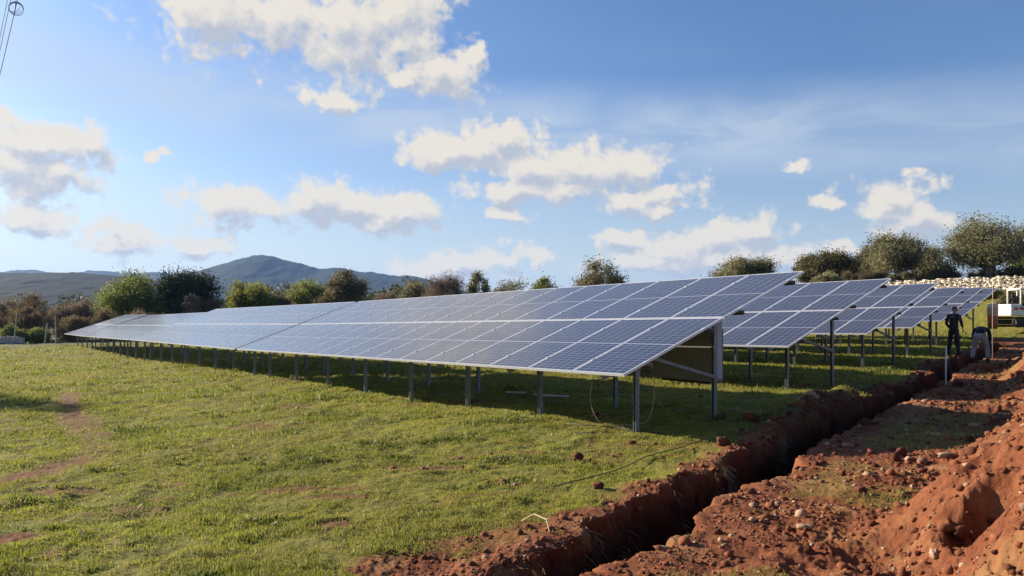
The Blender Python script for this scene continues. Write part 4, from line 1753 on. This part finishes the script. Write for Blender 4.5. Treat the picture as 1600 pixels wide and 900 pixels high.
    e = [(0, 1), (1, 2), (2, 3), (3, 4)]
    for i in (0, 1):
        k = len(j)
        j += [(sh[i], .070), (elb[i], .055), (wr[i] - (wr[i] - elb[i]) * .1, .042)]
        e += [(4, k), (k, k + 1), (k + 1, k + 2)]
    link('jacket', skin_mesh('jacket', [(tuple(p), r) for p, r in j], e, top_mat, 2), rt)
    for i in (0, 1):
        b = skin_mesh('boot', [(tuple(ank[i] + Vector((0, -.01, .07))), .055), (tuple(ank[i] + Vector((0, -.01, -.02))), .052),
                               (tuple(ank[i] + Vector((0, .10, -.04))), (.048, .040)), (tuple(ank[i] + Vector((0, .18, -.045))), (.040, .032))],
                      [(0, 1), (1, 2), (2, 3)], M_BOOT, 1)
        link('boot', b, rt)
    ud = (head - neck).normalized()
    c = MB()
    import bmesh
    v, ff = ICO2
    M3 = Matrix((rgt, lk, ud)).transposed() if pose == 'stand' else Matrix((rgt, lk, upv)).transposed()
    pts = [M3 @ Vector((q[0] * .092, q[1] * .102, max(q[2], -.15) * .095)) + head + (M3 @ Vector((0, -.008, .035))) for q in v]
    c.v += [tuple(p) for p in pts]
    c.f += [tuple(int(a) for a in q) for q in ff]
    if cap_mat:
        c.box(M3 @ Vector((0, .115, .045)) + head, (.13, .09, .012), M3, .004)
        c.build('cap', cap_mat, rt, True)
    else:
        c.build('hair', M_HAIR, rt, True)
    return rt


Yp = 28.4
xp = (1490 - 800) / FPX * Yp
person((xp, Yp, gz(xp, Yp)), R(-55), 'stand', 'man in dark work clothes and dark red cap standing beside the trench', M_DARKCL, M_DARKCL, M_CAP)
Yp2 = 23.9
xp2 = (1532 - 800) / FPX * Yp2
person((xp2, Yp2, gz(xp2, Yp2)), R(-35), 'bend', 'man bending over the trench, grey trousers, dark jacket', M_DARKCL, M_GREYCL, None)

# ------------------------------------------------------------------ stakes, pole, drum
def stake(px, top, bot, Y, r, mat, label, zbot=None):
    x = (px - 800) / FPX * Y
    g = gz(x, Y)
    zt = CAMH + (490 - top) / FPX * Y
    b = MB()
    b.tube([(0, 0, -.15), (.0, 0, (zt - g) * .5), (.01, 0, zt - g)], [r, r, r * .8], 8)
    b.tube([(.01, 0, zt - g), (.01, 0, zt - g + r * 1.2)], [r * .8, r * .2], 8)
    return tag(b.build('stake', mat, None, True, (x, Y, g)), label, 'stake')


M_WHITE = mat_plain('white paint', (.78, .77, .73), (.68, .67, .63), 5, .55)
stake(1478, 541, 601, 18.0, .018, M_WHITE, 'thin white stake standing below the standing man')
stake(1551, 446, 545, 25.5, .016, mat_plain('rusty rod', (.40, .26, .18), (.3, .18, .12), 8, .8), 'tall thin rusty rod right of the bending man')

Yd = 42.0
xd = (1551 - 800) / FPX * Yd
rt = empty('drum', (xd, Yd, max(gz(xd, Yd), CAMH - (505 - 490) / FPX * Yd)))
tag(rt, 'cream drum with an orange lower half standing before the white machine', 'drum')
b = MB()
b.lathe([(.24, .42), (.27, .46), (.27, .78), (.28, .80), (.27, .83), (.26, 1.02), (.20, 1.07), (.05, 1.08)], seg=20)
b.build('barrel', mat_plain('cream plastic', (.72, .64, .48), (.62, .53, .38), 4, .6), rt, True)
b = MB()
b.lathe([(.22, -.3), (.24, 0), (.25, .40), (.24, .418)], seg=20)
b.build('base', mat_plain('orange base', (.55, .17, .06), (.42, .12, .04), 5, .7), rt, True)


# ------------------------------------------------------------------ white compact machine
def build_machine():
    Y = 46.0
    x = (1592 - 800) / FPX * Y
    z0 = CAMH - (497 - 490) / FPX * Y - .25
    rt = empty('compact_excavator', (x, Y, z0), R(8))
    tag(rt, 'white compact excavator with open cab frame parked behind the soil heap', 'excavator')
    MW = mat_plain('white machine paint', (.74, .74, .72), (.62, .61, .58), 3, .4)
    MD = mat_plain('black rubber', (.03, .03, .03), (.02, .02, .02), 6, .8)
    MR = mat_plain('red lamp glass', (.45, .03, .03), (.35, .02, .02), 6, .3)
    MG = mat_plain('grey steel', (.25, .25, .26), (.2, .2, .2), 6, .5)
    b = MB()
    b.box((.1, 0, .62), (2.5, 1.5, .50), bev=.10)
    b.box((-.75, 0, .95), (.75, 1.4, .22), bev=.07)
    b.build('body', MW, rt)
    for s_ in (-1, 1):
        b = MB()
        pts = []
        for q in range(25):
            a = q / 24 * 2 * math.pi
            pts.append(Vector((math.copysign(.75, math.cos(a)) + .24 * math.cos(a), s_ * .72, .02 + .24 * math.sin(a))))
        b.tube(pts, .07, 6, cap=False)
        b.box((0, s_ * .72, .02), (1.6, .22, .30), bev=.05)
        b.build('track', MD, rt)
    b = MB()
    X0, X1, Y0, Y1, Z0, Z1 = -.35, .28, -.55, .45, .9, 1.92
    for (xx, yy) in ((X0, Y0), (X1, Y0), (X0, Y1), (X1, Y1)):
        b.tube([(xx, yy, Z0 - .1), (xx, yy, Z1 - .06), (xx * .96, yy * .96, Z1)], .045, 8)
    for (p, q) in (((X0, Y0), (X1, Y0)), ((X1, Y0), (X1, Y1)), ((X1, Y1), (X0, Y1)), ((X0, Y1), (X0, Y0))):
        b.tube([(p[0], p[1], Z1), (q[0], q[1], Z1)], .045, 8)
        b.tube([(p[0], p[1], Z0), (q[0], q[1], Z0)], .04, 8)
    b.build('cab_frame', MW, rt, True)
    b = MB()
    b.box(((X0 + X1) / 2, -.05, Z1 + .05), (.80, 1.12, .05), bev=.02)
    b.build('roof', MW, rt)
    b = MB()
    b.box((0, .1, 1.05), (.42, .42, .10), bev=.04)
    b.box((0, .30, 1.32), (.40, .09, .48), bev=.04)
    b.build('seat', MD, rt)
    for xx in (-.85, -.45):
        b = MB()
        b.box((xx, -.77, .80), (.26, .04, .13), bev=.012)
        b.build('tail_lamp', MR, rt)
    b = MB()
    b.beam((1.2, 0, .75), (2.1, -.1, 1.75), .2, .16)
    b.beam((2.1, -.1, 1.75), (3.0, -.15, .95), .16, .14)
    b.build('arm', MW, rt)
    b = MB()
    b.box((3.05, -.15, .72), (.45, .6, .38), Matrix.Rotation(.4, 3, 'Y'), .06)
    b.build('bucket', MG, rt)


build_machine()

# two small items seen under the far tables
xb, yb, zb = px_ground(1459, 536)
b = MB()
b.lathe([(.10, 0), (.15, .26), (.16, .30), (.13, .305), (.12, .28), (.09, .05)], seg=16)
tag(b.build('bucket', mat_plain('cream plastic pail', (.66, .56, .40), (.55, .45, .3), 5, .6), None, True, (xb, yb, zb)),
    'small cream bucket on the grass under the far tables, left of the standing man', 'bucket')

# ------------------------------------------------------------------ haze
def build_haze():
    b = MB()
    b.box((0, 0, 107.5), (17000, 17000, 235))
    m = bpy.data.materials.new('haze')
    m.use_nodes = True
    nt = m.node_tree
    nt.nodes.remove(nt.nodes['Principled BSDF'])
    v = nt.nodes.new('ShaderNodeVolumePrincipled')
    v.inputs['Color'].default_value = (.30, .52, 1.0, 1)
    v.inputs['Density'].default_value = HAZE
    v.inputs['Anisotropy'].default_value = .2
    nt.links.new(v.outputs[0], nt.nodes['Material Output'].inputs['Volume'])
    o = b.build('haze', m)
    o['kind'] = 'stuff'
    o['label'] = 'thin blue haze in the air over the plain and hills'
    o['category'] = 'haze'


HAZE = 0.85e-4
build_haze()
